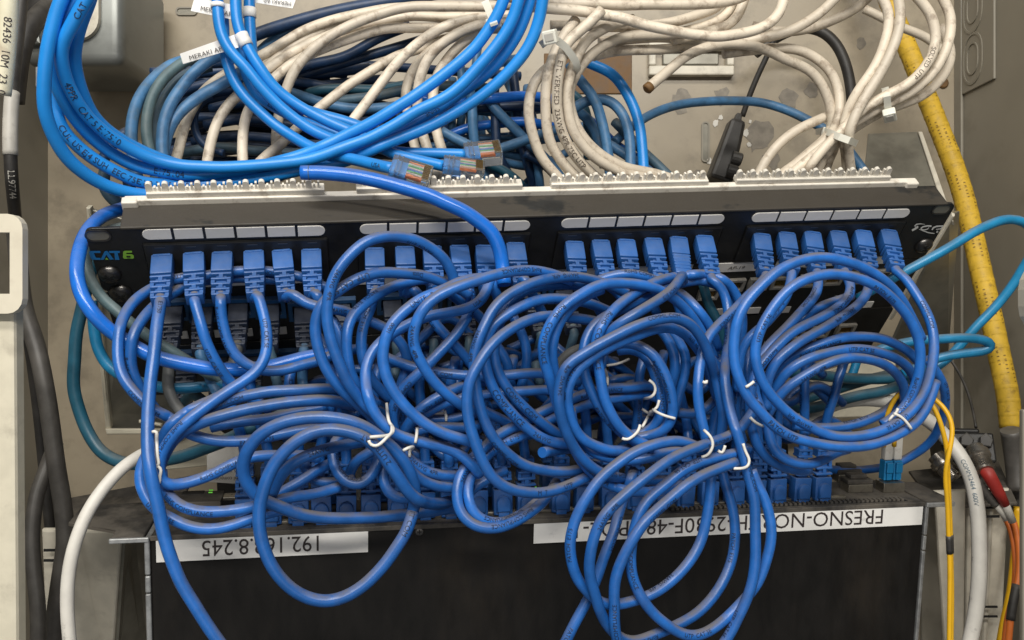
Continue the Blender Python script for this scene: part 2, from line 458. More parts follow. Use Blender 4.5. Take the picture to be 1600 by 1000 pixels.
add("latch_ring", mesh(bm), M["latch"], rim, FR.mat())
# the near right edge: rim and its latch
bm = bmesh.new()
FR2 = Frame(Vector((0, 0.50, 0)), Vector((1, 0, 0)), Vector((0, 0, 1)), Vector((0, -1, 0)))
bx(bm, FR2.hit(1598, 0)[0], FR2.hit(1680, 0)[0], -0.30, FR2.hit(0, 640)[1], -0.004, 0, 0.001)
rim2 = add("front_rim", mesh(bm), M["wall2"], cab, FR2.mat())
bm = bmesh.new()
prism(bm, [(p[0] + FR2.hit(1640, 470)[0], p[1] + FR2.hit(1640, 466)[1]) for p in oval(0.036, 0.045)], 0.001, 0.008, 0.001)
add("latch_ring", mesh(bm), M["latch"], rim2, FR2.mat())

# ------------------------------------------------------------------ steel rack frame behind the panels
rack = thing("rack_frame", "beige steel rack frame with folded edges carrying the patch panels", "rack frame", Matrix.Translation(W(200, 680, 0.60)))
def sheet(name, pts, Y, t, mat, parent, bev=0.0008):
    ys = Y if isinstance(Y, (list, tuple)) else [Y] * len(pts)
    return add(name, quad_slab([W(x, y, q) for (x, y), q in zip(pts, ys)], t, name, bev), mat, parent)
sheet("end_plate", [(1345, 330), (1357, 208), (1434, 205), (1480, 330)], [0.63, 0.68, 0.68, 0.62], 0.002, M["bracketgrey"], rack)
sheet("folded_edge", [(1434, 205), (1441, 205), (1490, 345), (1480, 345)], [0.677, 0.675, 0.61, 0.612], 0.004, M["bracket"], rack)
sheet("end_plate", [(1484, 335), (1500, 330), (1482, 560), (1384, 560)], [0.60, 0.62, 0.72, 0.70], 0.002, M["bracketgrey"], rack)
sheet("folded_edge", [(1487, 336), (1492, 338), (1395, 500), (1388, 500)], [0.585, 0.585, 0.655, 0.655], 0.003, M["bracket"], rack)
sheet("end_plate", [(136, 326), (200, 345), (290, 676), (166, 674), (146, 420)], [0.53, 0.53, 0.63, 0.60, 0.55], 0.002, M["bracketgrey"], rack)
sheet("folded_edge", [(134, 325), (141, 325), (151, 420), (173, 670), (165, 676), (143, 420)], [0.527, 0.527, 0.547, 0.597, 0.597, 0.547], 0.004, M["rim"], rack)
sheet("folded_edge", [(164, 670), (300, 670), (300, 678), (166, 679)], 0.594, 0.004, M["rim"], rack)
sheet("folded_edge", [(216, 656), (252, 662), (252, 667), (216, 661)], 0.585, 0.003, M["rim"], rack)
# lower cross plate and its light back plate seen through the coil
sheet("cross_plate", [(1225, 640), (1250, 590), (1360, 560), (1400, 560), (1400, 650), (1230, 655)], 0.70, 0.003, M["rim"], rack)
sheet("cross_plate", [(250, 668), (330, 662), (400, 720), (255, 735)], 0.64, 0.002, M["rim"], rack)

# ------------------------------------------------------------------ left and right mounting brackets beside the switch
def slotted_bracket(label):
    return thing("mounting_bracket", label, "bracket", Matrix.Translation(W(150, 1000, 0.56)))
br = slotted_bracket("beige folded steel bracket under the dusty ear at the switch's IP label end")
sheet("top_plate", [(105, 778), (300, 742), (262, 846), (122, 836)], [0.60, 0.60, 0.524, 0.530], 0.002, M["switchdust"], br)
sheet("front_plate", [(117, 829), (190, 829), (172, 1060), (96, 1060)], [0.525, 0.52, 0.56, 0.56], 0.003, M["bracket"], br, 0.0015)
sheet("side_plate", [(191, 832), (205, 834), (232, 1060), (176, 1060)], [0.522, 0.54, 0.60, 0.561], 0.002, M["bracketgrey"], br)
sheet("slotted_plate", [(64, 828), (113, 828), (92, 1060), (74, 1060)], [0.545, 0.54, 0.57, 0.57], 0.003, M["bracket"], br, 0.0015)
for y in (858, 874):
    sheet("slot", [(68, y), (90, y), (90, y + 4), (68, y + 4)], 0.541, 0.001, M["dark"], br, 0)
sheet("dark_gap", [(176, 836), (246, 836), (250, 1060), (170, 1060)], 0.62, 0.002, M["wall2"], br)
br2 = slotted_bracket("beige folded steel bracket with slots under the fibre connectors")
sheet("top_plate", [(1420, 735), (1560, 720), (1590, 785), (1462, 792)], [0.64, 0.64, 0.592, 0.592], 0.002, M["switchdust"], br2)
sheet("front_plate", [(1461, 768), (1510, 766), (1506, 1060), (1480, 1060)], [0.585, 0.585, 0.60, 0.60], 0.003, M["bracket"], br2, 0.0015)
fp = sheet("slotted_plate", [(1512, 766), (1578, 764), (1562, 1060), (1508, 1060)], [0.605, 0.605, 0.62, 0.62], 0.003, M["bracket"], br2, 0.0015)
sheet("fold_rib", [(1547, 790), (1554, 790), (1541, 1060), (1533, 1060)], [0.601, 0.601, 0.613, 0.613], 0.006, M["bracket"], fp, 0.0015)
for y in (792, 806):
    sheet("slot", [(1530, y), (1562, y - 1), (1562, y + 3), (1530, y + 3)], 0.597, 0.001, M["dark"], fp, 0)
for y in (947, 962):
    sheet("slot", [(1527, y), (1559, y), (1559, y + 3), (1527, y + 3)], 0.600, 0.001, M["dark"], fp, 0)
sheet("bolt_hole", [(1533, 868), (1537, 867), (1540, 871), (1539, 878), (1534, 879), (1532, 874)], 0.600, 0.001, M["dark"], fp, 0)
sheet("dark_gap", [(1440, 780), (1470, 780), (1500, 1060), (1440, 1060)], 0.64, 0.002, M["wall2"], br2)

# ------------------------------------------------------------------ the three stacked patch panels
pO = W(130, 358, Yref(130)); pR = W(1495, 318, Yref(1495))
u = (pR - pO).normalized()
bh = Vector((-u.y, u.x, 0)).normalized()
PITCH = math.radians(47)
n = -(bh * math.cos(PITCH) + Vector((0, 0, 1)) * math.sin(PITCH))
n = (n - u * n.dot(u)).normalized()
PF = Frame(pO, u, n.cross(u), n)                  # x along, y up the face, z outward
PL = (pR - pO).length
def panel_plate(bm, b0, b1, c0=-0.0016, c1=0.0, r=0.004):
    pts = []
    for cx, cy, a0 in ((PL - r, b0 + r, -90), (PL - r, b1 - r, 0), (r, b1 - r, 90), (r, b0 + r, 180)):
        pts += [(cx + r * math.cos(math.radians(a0 + 22.5 * k)), cy + r * math.sin(math.radians(a0 + 22.5 * k))) for k in range(5)]
    prism(bm, pts, c0, c1, 0.0003)
top = thing("patch_bay", "black 24 port patch panel with dusty top and CAT6 logo, uppermost of the stack", "patch bay", PF.mat(), "stacked patch panels")
bm = bmesh.new(); panel_plate(bm, -0.0445, 0.0)
face = add("front_plate", mesh(bm), M["panel"], top, PF.mat())
bm = bmesh.new()
a0 = PF.hit(187, 357)[0]; a1 = PF.hit(1482, 318)[0]
bx(bm, a0, a1, -0.0014, 0.0004, -0.0172, 0.0004, 0.0007)
add("top_flange", mesh(bm), M["paneldust"], top, PF.mat())
GR = ((220, 366, 510, 359.5), (560, 357.5, 830, 351.5), (875, 348.5, 1133, 341.5), (1173, 339.5, 1422, 332.5))
for (x0, y0, x1, y1) in GR:
    A0, B0 = PF.hit(x0, y0); A1, B1 = PF.hit(x1, y1)
    w = (A1 - A0) / 6
    h = 0.0068
    for k in range(6):
        bm = bmesh.new()
        l, r_ = -w / 2 + 0.0007, w / 2 - 0.0007
        if k == 0:
            pts = [(r_, -h / 2), (r_, h / 2)] + [(l + h / 2 - h / 2 * math.sin(math.pi * t / 8), h / 2 * math.cos(math.pi * t / 8)) for t in range(9)]
        elif k == 5:
            pts = [(l, h / 2), (l, -h / 2)] + [(r_ - h / 2 + h / 2 * math.sin(math.pi * t / 8), -h / 2 * math.cos(math.pi * t / 8)) for t in range(9)]
        else:
            pts = [(r_, -h / 2), (r_, h / 2), (l, h / 2), (l, -h / 2)]
        prism(bm, pts, 0, 0.0006, 0.0002)
        f = (k + 0.5) / 6
        add("label_cell", mesh(bm), M["cell"], top, PF.mat(A0 + (A1 - A0) * f, B0 + (B1 - B0) * f, 0.0))
    bm = bmesh.new()
    bx(bm, A0 - 0.0005, A1 + 0.0005, -0.041, B0 - 0.0062, 0, 0.0011, 0.0009)
    add("port_bezel", mesh(bm), M["panel"], top, PF.mat())
    for k in range(6):
        bm = bmesh.new(); bx(bm, -0.0025, 0.0025, -0.0003, 0.0003, 0.0011, 0.0014)
        add("port_mark", mesh(bm), M["screw"], top, PF.mat(A0 + (A1 - A0) * (k + 0.5) / 6, B0 - 0.0085, 0))
def pan_screw(px, py, parent, r=0.0058, mat="screw", c=0.0):
    bm = bmesh.new()
    lathe(bm, [(r, 0), (r, 0.0006), (r * 0.85, 0.0022), (r * 0.5, 0.0032), (r * 0.05, 0.0035)], 18)
    s = add("screw", mesh(bm, smooth=True), M[mat], parent, PF.mat(*PF.hit(px, py), c))
    bm = bmesh.new()
    bx(bm, -r * 0.55, r * 0.55, -0.0006, 0.0006, 0.0020, 0.0037); bx(bm, -0.0006, 0.0006, -r * 0.55, r * 0.55, 0.0021, 0.0038)
    add("screw_slot", mesh(bm), M["dark"], s, PF.mat(*PF.hit(px, py), c) @ Matrix.Rotation(0.6, 4, 'Z'))
pan_screw(172, 428, face); pan_screw(1443, 383, face)
for (px, py) in ((153, 368), (1471, 327)):
    bm = bmesh.new(); ring(bm, oval(0.0125, 0.0075), oval(0.0108, 0.0058), 0, 0.0005)
    hp = PF.hit(px, py)
    ho = add("mounting_hole", mesh(bm), M["screw"], face, PF.mat(*hp))
    bm = bmesh.new(); prism(bm, oval(0.0107, 0.0057), 0.0, 0.0002)
    add("hole_back", mesh(bm), M["bracketgrey"], ho, PF.mat(*hp))
# the CAT6 mark and the maker's curl
def marks(name, polys, mat, parent, c=0.0004):
    bm = bmesh.new()
    for pl in polys:
        pts = [PF.hit(x, y) for x, y in pl]
        vs = [bm.verts.new((x, y, c)) for x, y in pts]
        bm.faces.new(vs)
    bmesh.ops.triangulate(bm, faces=bm.faces)
    return add(name, mesh(bm), mat, parent, PF.mat())
z = lambda pts: [(120 + x / 10, 370 + y / 10) for x, y in pts]
marks("logo_lettering", [z([(190, 230), (210, 212), (370, 212), (372, 245), (268, 245), (300, 318), (372, 320), (368, 352), (245, 350), (218, 325)]),
                         z([(372, 350), (432, 225), (450, 212), (480, 212), (580, 345), (518, 350), (462, 268), (425, 350)]),
                         z([(500, 212), (672, 212), (672, 245), (640, 245), (668, 352), (598, 350), (590, 245), (512, 245)])], M["logoblue"], face)
marks("logo_numeral", [z([(442, 345), (465, 315), (500, 350)]),
                       z([(725, 225), (745, 210), (862, 210), (864, 240), (772, 244), (776, 262), (860, 262), (888, 280), (895, 325), (870, 335), (742, 335), (722, 312)])], M["logogreen"], face)
marks("logo_counter", [z([(775, 285), (838, 285), (842, 308), (782, 310)])], M["panel"], face, 0.0007)
q = lambda pts: [(1380 + x / 10, 300 + y / 10) for x, y in pts]
def stroke(pts, w):
    pts = q(pts)
    out = []
    L, R_ = [], []
    for i, (x, y) in enumerate(pts):
        xa, ya = pts[max(0, i - 1)]; xb, yb = pts[min(len(pts) - 1, i + 1)]
        d = math.hypot(xb - xa, yb - ya); nx, ny = -(yb - ya) / d, (xb - xa) / d
        ww = w[i] / 20 if isinstance(w, list) else w / 20
        L.append((x + nx * ww, y + ny * ww)); R_.append((x - nx * ww, y - ny * ww))
    return [[L[i], L[i + 1], R_[i + 1], R_[i]] for i in range(len(pts) - 1)]
marks("logo_curl", stroke([(445, 595), (500, 565), (540, 530)], 30) + stroke([(650, 498), (575, 490), (520, 497), (490, 520), (500, 545), (540, 560)], [6, 16, 20, 18, 14, 8]) +
      stroke([(750, 527), (690, 522), (620, 535), (585, 560), (600, 582), (650, 585), (690, 570), (712, 545)], [24, 24, 22, 22, 20, 16, 14, 10]) +
      stroke([(560, 575), (620, 600), (700, 628), (795, 642)], [8, 14, 16, 14]) +
      stroke([(757, 585), (780, 550), (830, 530), (935, 524)], [20, 24, 24, 20]) + stroke([(930, 530), (890, 570), (820, 578)], [12, 18, 12]) + stroke([(850, 600), (830, 630)], [22, 22]), M["logowhite"], face)
# ivory punch-down blocks along the back of the flange
CI = -0.0180
a0 = PF.hit(195, 318, CI)[0]; a1 = PF.hit(1430, 289, CI)[0]
bm = bmesh.new(); bx(bm, a0, a1, -0.001, 0.0036, CI - 0.003, CI + 0.0012, 0.0006)
rail = add("punch_down_rail", mesh(bm), M["idc"], top, PF.mat())
for px, py in ((205, 322), (1420, 291)):
    a, _ = PF.hit(px, py, CI)
    bm = bmesh.new(); bx(bm, a - 0.004, a + 0.004, -0.0035, 0.0038, CI - 0.002, CI + 0.003, 0.0008)
    add("rail_end", mesh(bm), M["idc"], rail, PF.mat())
for (p0, p1) in ((228, 507), (557, 817), (862, 1108), (1152, 1393)):
    ty = lambda p: 305 - (p - 228) * 27 / 1165
    A0 = PF.hit(p0, ty(p0), CI)[0]; A1 = PF.hit(p1, ty(p1), CI)[0]
    bm = bmesh.new(); bx(bm, A0, A1, 0.0036, 0.0068, CI - 0.006, CI - 0.0002, 0.0005)
    blk = add("punch_down_block", mesh(bm), M["idc"], rail, PF.mat())
    bm = bmesh.new()
    a = A0 + 0.0015
    k = 0
    while a < A1 - 0.002:
        if k % 2 == 0:                            # a rounded post
            w = 0.00155
            out = [(a - w, 0.0066), (a + w, 0.0066)] + [(a + w * math.cos(math.pi * t / 6), 0.0104 + w * math.sin(math.pi * t / 6)) for t in range(7)]
            prism(bm, out, CI - 0.0040, CI - 0.0018)
        else:                                     # a pair of thin prongs
            for s in (-1, 1):
                bx(bm, a + s * 0.0011 - 0.0005, a + s * 0.0011 + 0.0005, 0.0066, 0.0100 + 0.0008 * s, CI - 0.0038, CI - 0.0020)
        a += 0.0040; k += 1
    add("contact_teeth", mesh(bm), M["idc"], rail, PF.mat(), kind="stuff")
# second and third panels under it
ORD2 = ("middle", "lowest")
for k, (b0, b1) in enumerate(((-0.0895, -0.0455), (-0.1345, -0.0905))):
    p = thing("patch_bay", ("black patch panel with dusty grey plugs and an AP-19 label, middle of the stack", "black patch panel mostly hidden by cables, lowest of the stack")[k], "patch bay", PF.mat(0, b1, 0), "stacked patch panels")
    bm = bmesh.new(); panel_plate(bm, b0, b1, -0.0016, -0.0002, 0.003)
    add("front_plate", mesh(bm), M["panel"], p, PF.mat())
    bm = bmesh.new(); bx(bm, 0.03, PL - 0.03, b0 + 0.004, b1 - 0.002, -0.03, -0.0017)
    add("housing", mesh(bm), M["panel"], p, PF.mat())
    if k == 0:
        mid = p
        pan_screw(189, 458, p, 0.0062, "screw", -0.0002)
    else:
        low = p
def strip(px0, py0, px1, py1, h, parent, mat="cell", name="label_strip"):
    A0, B0 = PF.hit(px0, py0); A1, B1 = PF.hit(px1, py1)
    bm = bmesh.new(); bx(bm, A0, A1, (B0 + B1) / 2 - h / 2, (B0 + B1) / 2 + h / 2, -0.0002, 0.0005, 0.0002)
    return add(name, mesh(bm), M[mat], parent, PF.mat())
strip(238, 442, 505, 435, 0.0068, mid); strip(560, 437, 800, 428, 0.0068, mid); strip(862, 424, 1082, 417, 0.0068, mid)
s = strip(1096, 420, 1205, 414, 0.0075, mid)
ap = PF.hit(1136, 420)
flat_text("lettering", "AP-19", PF.mat(ap[0], ap[1], 0.0008), 0.0105, 0.0026, M["ink"], s, 0.25)
strip(1212, 412, 1400, 405, 0.0068, mid)
for px, py in ((287, 523), (342, 521), (388, 519), (441, 516)):
    strip(px - 7, py, px + 7, py - .3, 0.0062, low)
for px, py, w in ((1123, 487, 10), (1178, 485, 9), (1224, 484, 10), (1262, 482, 13), (1352, 476, 11)):
    strip(px - w, py, px + w, py - .5, 0.0055, low)
for t, px, py, w, par in (("23", 1301, 467, 0.0055, mid), ("21", 1309, 531, 0.0050, low), ("19", 1262, 535, 0.0055, low), ("17", 1192, 538, 0.005, low), ("21", 1254, 418, 0.005, mid), ("24", 1296, 415, 0.005, mid)):
    flat_text("number", t, PF.mat(*PF.hit(px, py), 0.0003), w, 0.0036, M["logowhite"], par)
def open_port(px, py, parent, w=0.0135, h=0.0105):
    A, B = PF.hit(px, py)
    bm = bmesh.new()
    bx(bm, -w / 2, w / 2, h / 2 - 0.0022, h / 2, -0.0002, 0.0022, 0.0004); bx(bm, -w / 2, w / 2, -h / 2, -h / 2 + 0.0022, -0.0002, 0.0022, 0.0004)
    bx(bm, -w / 2, -w / 2 + 0.002, -h / 2 + 0.0022, h / 2 - 0.0022, -0.0002, 0.0022); bx(bm, w / 2 - 0.002, w / 2, -h / 2 + 0.0022, h / 2 - 0.0022, -0.0002, 0.0022)
    o = add("empty_port", mesh(bm), M["port"], parent, PF.mat(A, B, 0))
    bm = bmesh.new(); bx(bm, -w / 2 + 0.002, w / 2 - 0.002, -h / 2 + 0.0022, h / 2 - 0.0022, -0.0002, 0.0003)
    add("port_cavity", mesh(bm), M["panel"], o, PF.mat(A, B, 0))
    bm = bmesh.new()
    for t in range(8):
        x = -0.0035 + t * 0.001
        bx(bm, x - 0.0002, x + 0.0002, -0.0028, 0.0016, 0.0003, 0.0010)
    add("contacts", mesh(bm), M["gold"], o, PF.mat(A, B, 0))
for px, py in ((1106, 457), (1146, 444), (1184, 442), (1219, 440), (1262, 437), (1300, 434), (1338, 432), (1375, 429)):
    open_port(px, py, mid)
for px, py in ((1240, 520), (1280, 517), (1320, 513)):
    open_port(px, py, low)

# ------------------------------------------------------------------ the switch
sO = W(235, 838, Yref(235)); sR = W(1445, 785, Yref(1445))
u2 = (sR - sO).normalized()
bh2 = Vector((-u2.y, u2.x, 0)).normalized()
TB = math.radians(7)
m_ = Vector((0, 0, 1)) * math.cos(TB) - bh2 * math.sin(TB)
m_ = (m_ - u2 * m_.dot(u2)).normalized()
SF = Frame(sO, u2, m_.cross(u2), m_)              # x along, y away from the viewer, z out of the ports
SLn = (sR - sO).length
CF = Frame(sO, -u2, -m_, -m_.cross(u2))           # the cover as its upside-down lettering reads
sw = thing("network_switch", "black rack switch lying upside down with white name labels on its cover", "network switch", SF.mat(0, 0, -0.12))
bm = bmesh.new(); bx(bm, 0.0, SLn, 0.0, 0.044, -0.16, -0.0002, 0.0007)
cover = add("cover", mesh(bm), M["switch"], sw, SF.mat())
bm = bmesh.new(); bx(bm, 0.001, SLn - 0.001, 0.0012, 0.0437, -0.0001, 0.0006)
pf = add("port_face", mesh(bm), M["switchdust"], sw, SF.mat())
bm = bmesh.new(); bx(bm, 0.0, SLn, -0.0012, 0.0011, -0.0022, 0.0004, 0.0004)
add("front_lip", mesh(bm), M["switchdust"], sw, SF.mat())
for a, b in ((-0.0030, -0.0003), (SLn + 0.0003, SLn + 0.0026)):
    bm = bmesh.new()
    for c0, c1 in ((-0.0200, -0.0012), (-0.0295, -0.0206), (-0.16, -0.0301)):
        bx(bm, a, b, -0.001, 0.044, c0, c1, 0.0006)
    add("side_edge", mesh(bm), M["steel"], sw, SF.mat())
bm = bmesh.new()
prism(bm, [(-0.0035, 0.0), (-0.0035, 0.058), (-0.046, 0.056), (-0.046, 0.028), (-0.0185, 0.012), (-0.019, 0.001)], -0.0024, -0.0004, 0.0005)
ear = add("mounting_ear", mesh(bm), M["switchdust"], sw, SF.mat())
bm = bmesh.new(); bx(bm, -0.0195, -0.0005, -0.0018, 0.0, -0.0026, 0.0, 0.0005)
add("bright_edge", mesh(bm), M["steel"], ear, SF.mat())
bm = bmesh.new()
prism(bm, [(SLn + 0.003, 0.0), (SLn + 0.0185, 0.0), (SLn + 0.0215, 0.006), (SLn + 0.0215, 0.040), (SLn + 0.003, 0.043)], -0.0024, -0.0002, 0.0005)
ear2 = add("mounting_ear", mesh(bm), M["switchdust"], sw, SF.mat())
bm = bmesh.new(); bx(bm, SLn + 0.0005, SLn + 0.0195, -0.0018, 0.0, -0.0028, 0.0, 0.0006)
add("bright_edge", mesh(bm), M["steel"], ear2, SF.mat())
# vents along the near edge of the port face
bm = bmesh.new()
aa = SF.hit(1045, 795)[0]
while aa < SLn - 0.012:
    bx(bm, aa - 0.0006, aa + 0.0010, 0.0022, 0.0062, 0.0006, 0.0020)
    aa += 0.0029
add("vent_fins", mesh(bm), M["switchdust"], pf, SF.mat(), kind="stuff")
bm = bmesh.new(); bx(bm, SF.hit(1042, 795)[0], SLn - 0.010, 0.0018, 0.0066, 0.0005, 0.0008)
add("vent_recess", mesh(bm), M["dark"], pf, SF.mat())
# labels on the cover, read upside down
def cover_label(pl, pr, h_mm, mat, text, t0, t1, th, drop):
    A0, _ = SF.o, 0
    def on_cover(px, py):
        return CF.loc(ray_plane(px, py, CF.o, CF.z))
    x0, y0, _ = on_cover(*pr); x1, y1, _ = on_cover(*pl)
    yy = min(y0, y1)
    bm = bmesh.new(); bx(bm, x0, x1, yy, yy + h_mm, 0.0001, 0.0004)
    l = add("name_label", mesh(bm), mat, cover, CF.mat(0, 0, 0.0006))
    a, b, _ = on_cover(*t0); a2, _, _ = on_cover(*t1)
    flat_text("lettering", text, CF.mat(a, yy + drop, 0.0012), a2 - a, th, M["ink"], l)
cover_label((244, 842), (575, 826), 0.0125, M["label"], "192.168.8.245", (498, 840), (316, 850), 0.0083, 0.0022)
cover_label((834, 814), (1441, 789), 0.0125, M["labeldirty"], "FRESNO-NORTH-2930F-48GPOE-1", (1378, 800), (899, 820), 0.0086, 0.0020)
scr = CF.loc(ray_plane(655, 830, CF.o, CF.z))
bm = bmesh.new(); lathe(bm, [(0.0024, 0), (0.0024, 0.0003), (0.0019, 0.0007), (0.0001, 0.0008)], 16)
s = add("cover_screw", mesh(bm), M["screw"], cover, CF.mat(scr[0], scr[1], 0.0004))
bm = bmesh.new(); bx(bm, -0.0012, 0.0012, -0.0002, 0.0002, 0.0007, 0.0010); bx(bm, -0.0002, 0.0002, -0.0012, 0.0012, 0.00071, 0.00101)
add("screw_slot", mesh(bm), M["dark"], s, CF.mat(scr[0], scr[1], 0.0004))
# management end: recess, console port, lamp
def on_face(name, px, py, w, d, h, mat, parent=pf, bev=0.0004):
    a, b = SF.hit(px, py, 0.0006)
    bm = bmesh.new(); bx(bm, -w / 2, w / 2, -d / 2, d / 2, 0, h, bev)
    return add(name, mesh(bm), M[mat], parent, SF.mat(a, b, 0.0006))
on_face("management_module", 305, 784, 0.030, 0.020, 0.003, "switchdust")
on_face("module_slot", 302, 778, 0.012, 0.006, 0.0034, "dark")
on_face("status_lamp", 330, 774, 0.0022, 0.0007, 0.0034, "led", bev=0.0001)
on_face("status_lamp", 329, 778, 0.0022, 0.0007, 0.0035, "led", bev=0.0001)
on_face("console_port", 352, 779, 0.012, 0.008, 0.0020, "sfp")
on_face("status_lamp", 837, 766, 0.0014, 0.0014, 0.0022, "led")
on_face("status_lamp", 772, 769, 0.0010, 0.0010, 0.0022, "led")
a, b = SF.hit(318, 806, 0.0006)
bm = bmesh.new()
for t in range(7):
    bx(bm, t * 0.0010, t * 0.0010 + 0.0005, -0.0008, 0.0008, 0, 0.0008)
add("contact_pins", mesh(bm), M["gold"], pf, SF.mat(a, b, 0.0006))
# empty cages beside the fibre module, with dust covers
for px, py in ((1338, 766), (1322, 750)):
    c = on_face("module_cage", px, py, 0.0165, 0.0095, 0.005, "sfp")
    a, b = SF.hit(px, py, 0.0006)
    bm = bmesh.new(); bx(bm, -0.0085, 0.0085, -0.0042, 0.0052, 0.005, 0.0078, 0.0006); bx(bm, -0.0055, 0.0055, -0.002, 0.005, 0.0078, 0.0105, 0.0006)
    add("dust_cover", mesh(bm), M["switchdust"], c, SF.mat(a, b, 0.0006))
c = on_face("module_cage", 1390, 766, 0.0145, 0.0095, 0.006, "sfp")
# metal collars round the near row of ports
for px in range(430, 1310, 38):
    py = 838 - (px - 235) * 53 / 1210 - 12
    on_face("port_collar", px, py, 0.0132, 0.0035, 0.0016, "sfp", bev=0.0003)

# ------------------------------------------------------------------ added black plates standing in for the shade behind the tangle
backing = thing("shade_backing", "plain black plates added as the shade behind the tangle", "shade backing", Matrix.Translation(W(780, 760, 0.68)))
sheet("front_plate", [(330, 560), (1225, 540), (1235, 770), (340, 790)], [0.655, 0.70, 0.69, 0.645], 0.004, M["switch"], backing)
sheet("lower_plate", [(392, 690), (1215, 660), (1225, 790), (395, 800)], [0.63, 0.68, 0.66, 0.61], 0.004, M["panel"], backing)
# ------------------------------------------------------------------ white printed sticker box behind the left end
stk = thing("equipment_sticker", "white printed paper sticker on the grey box behind the switch's left end", "sticker", Matrix.Translation(W(350, 750, 0.60)))
sheet("sticker_sheet", [(323, 712), (340, 697), (392, 699), (396, 758), (323, 753)], 0.60, 0.0015, M["cell"], stk, 0.0003)
sk = Frame(W(372, 733, 0.598), Vector((-1, 0, 0)), Vector((0, 0, -1)), Vector((0, -1, 0)))
flat_text("lettering", "ses with", Frame(W(376, 734, 0.5985), sk.x, sk.y, sk.z).mat(), 0.012, 0.0025, M["ink"], stk)
flat_text("lettering", "original component", Frame(W(388, 745, 0.5985), sk.x, sk.y, sk.z).mat(), 0.026, 0.0025, M["ink"], stk)

# ------------------------------------------------------------------ metal junction box, upper left
jb = thing("junction_box", "cast grey metal junction box with rounded corners in the cabinet's upper corner", "junction box", Matrix.Translation(W(110, 100, 0.66)))
JF = Frame(Vector((0, 0.66, 0)), Vector((1, 0, 0)), Vector((0, 0, 1)), Vector((0, -1, 0)))
x0, y0 = JF.hit(34, 101); x1, y1 = JF.hit(191, -70)
bm = bmesh.new(); bx(bm, x0, x1, y0, y1, -0.085, 0, 0.008, 4)
body = add("box_body", mesh(bm, angle=40), M["jbox"], jb, JF.mat())
bm = bmesh.new()
o = [(p[0], p[1]) for p in oval(0.030, 0.052, 14)]; i = [(p[0], p[1]) for p in oval(0.026, 0.048, 14)]
ring(bm, o, i, 0.0, 0.004)
add("knockout_ring", mesh(bm), M["bracket"], body, JF.mat(*JF.hit(126, 8), 0.0005))
bm = bmesh.new(); prism(bm, i, 0.0003, 0.0025, 0.001)
add("knockout_disc", mesh(bm), M["bracket"], body, JF.mat(*JF.hit(126, 8), 0))
bm = bmesh.new(); lathe(bm, [(0.014, 0), (0.014, 0.006), (0.010, 0.008)], 20)
add("cable_gland", mesh(bm, angle=40), M["black"], body, JF.mat(*JF.hit(72, 12)))
bm = bmesh.new(); prism(bm, [JF.hit(x, y) for x, y in ((62, 30), (34, 75), (70, 72))], 0.0, 0.006, 0.002)
add("gland_plate", mesh(bm), M["jbox"], body, JF.mat())
bm = bmesh.new(); x0, y0 = JF.hit(55, 135); x1, y1 = JF.hit(60, 104); bx(bm, x0, x1, y0, y1, -0.004, 0.0, 0.0005)
add("ground_pin", mesh(bm), M["steel"], body, JF.mat())

# ------------------------------------------------------------------ black power adapter hanging on the back panel
pa = thing("power_adapter", "slim black power adapter with two round knobs hanging against the stained back panel", "power adapter", Matrix.Translation(W(1130, 285, 0.70)))
ang = math.atan2(1152 - 1122, 285 - 186)
AF = Frame(W(1137, 236, 0.715), Vector((math.cos(ang), 0, -math.sin(ang))), Vector((math.sin(ang), 0, math.cos(ang))), Vector((0, -1, 0)))
s = 0.70 / FPX
bm = bmesh.new()
taper(bm, 38 * s, 0.024, 24 * s, 0.018, -52 * s, 50 * s, 0.003)
add("adapter_body", mesh(bm), M["black"], pa, AF.mat() @ Matrix.Rotation(math.radians(-90), 4, 'X'))
for px, py in ((1152, 246), (1145, 266)):
    bm = bmesh.new(); lathe(bm, [(0.0055, 0), (0.0055, 0.007), (0.0045, 0.008)], 16)
    add("knob", mesh(bm), M["black"], pa, Frame(W(px - 9, py, 0.703), AF.z, AF.y, AF.x).mat())
bm = bmesh.new()
taper(bm, 12 * s, 0.010, 8 * s, 0.007, 49 * s, 62 * s, 0.001)
add("cord_boot", mesh(bm), M["black"], pa, AF.mat() @ Matrix.Rotation(math.radians(-90), 4, 'X'))

# ------------------------------------------------------------------ fibre coupler block, lower right
fb = thing("fibre_coupler", "dusty black coupler block holding round metal fibre connectors", "coupler block", Matrix.Translation(W(1530, 712, 0.60)))
KF = Frame(W(1520, 712, 0.60), Vector((1, -0.15, 0)).normalized(), Vector((0.10, 0.35, 0.93)).normalized(), Vector((0, 0, 1)))
KF = Frame(KF.o, KF.x, (KF.y - KF.x * KF.y.dot(KF.x)).normalized(), KF.x.cross((KF.y - KF.x * KF.y.dot(KF.x)).normalized()))
bm = bmesh.new(); bx(bm, -0.018, 0.015, -0.004, 0.016, -0.03, 0.0, 0.0015); bx(bm, -0.014, 0.008, 0.0161, 0.020, -0.026, -0.004, 0.0015)
add("block_body", mesh(bm), M["panel"], fb, KF.mat())
for dx in (-0.016, -0.004, 0.008):
    bm = bmesh.new(); prism(bm, [(-0.004, 0), (0.003, -0.001), (0.005, 0.004), (0.001, 0.009), (-0.003, 0.006)], 0, 0.004, 0.0008)
    add("dust_flap", mesh(bm), M["black"], fb, KF.mat(dx, 0.006, 0.0003))
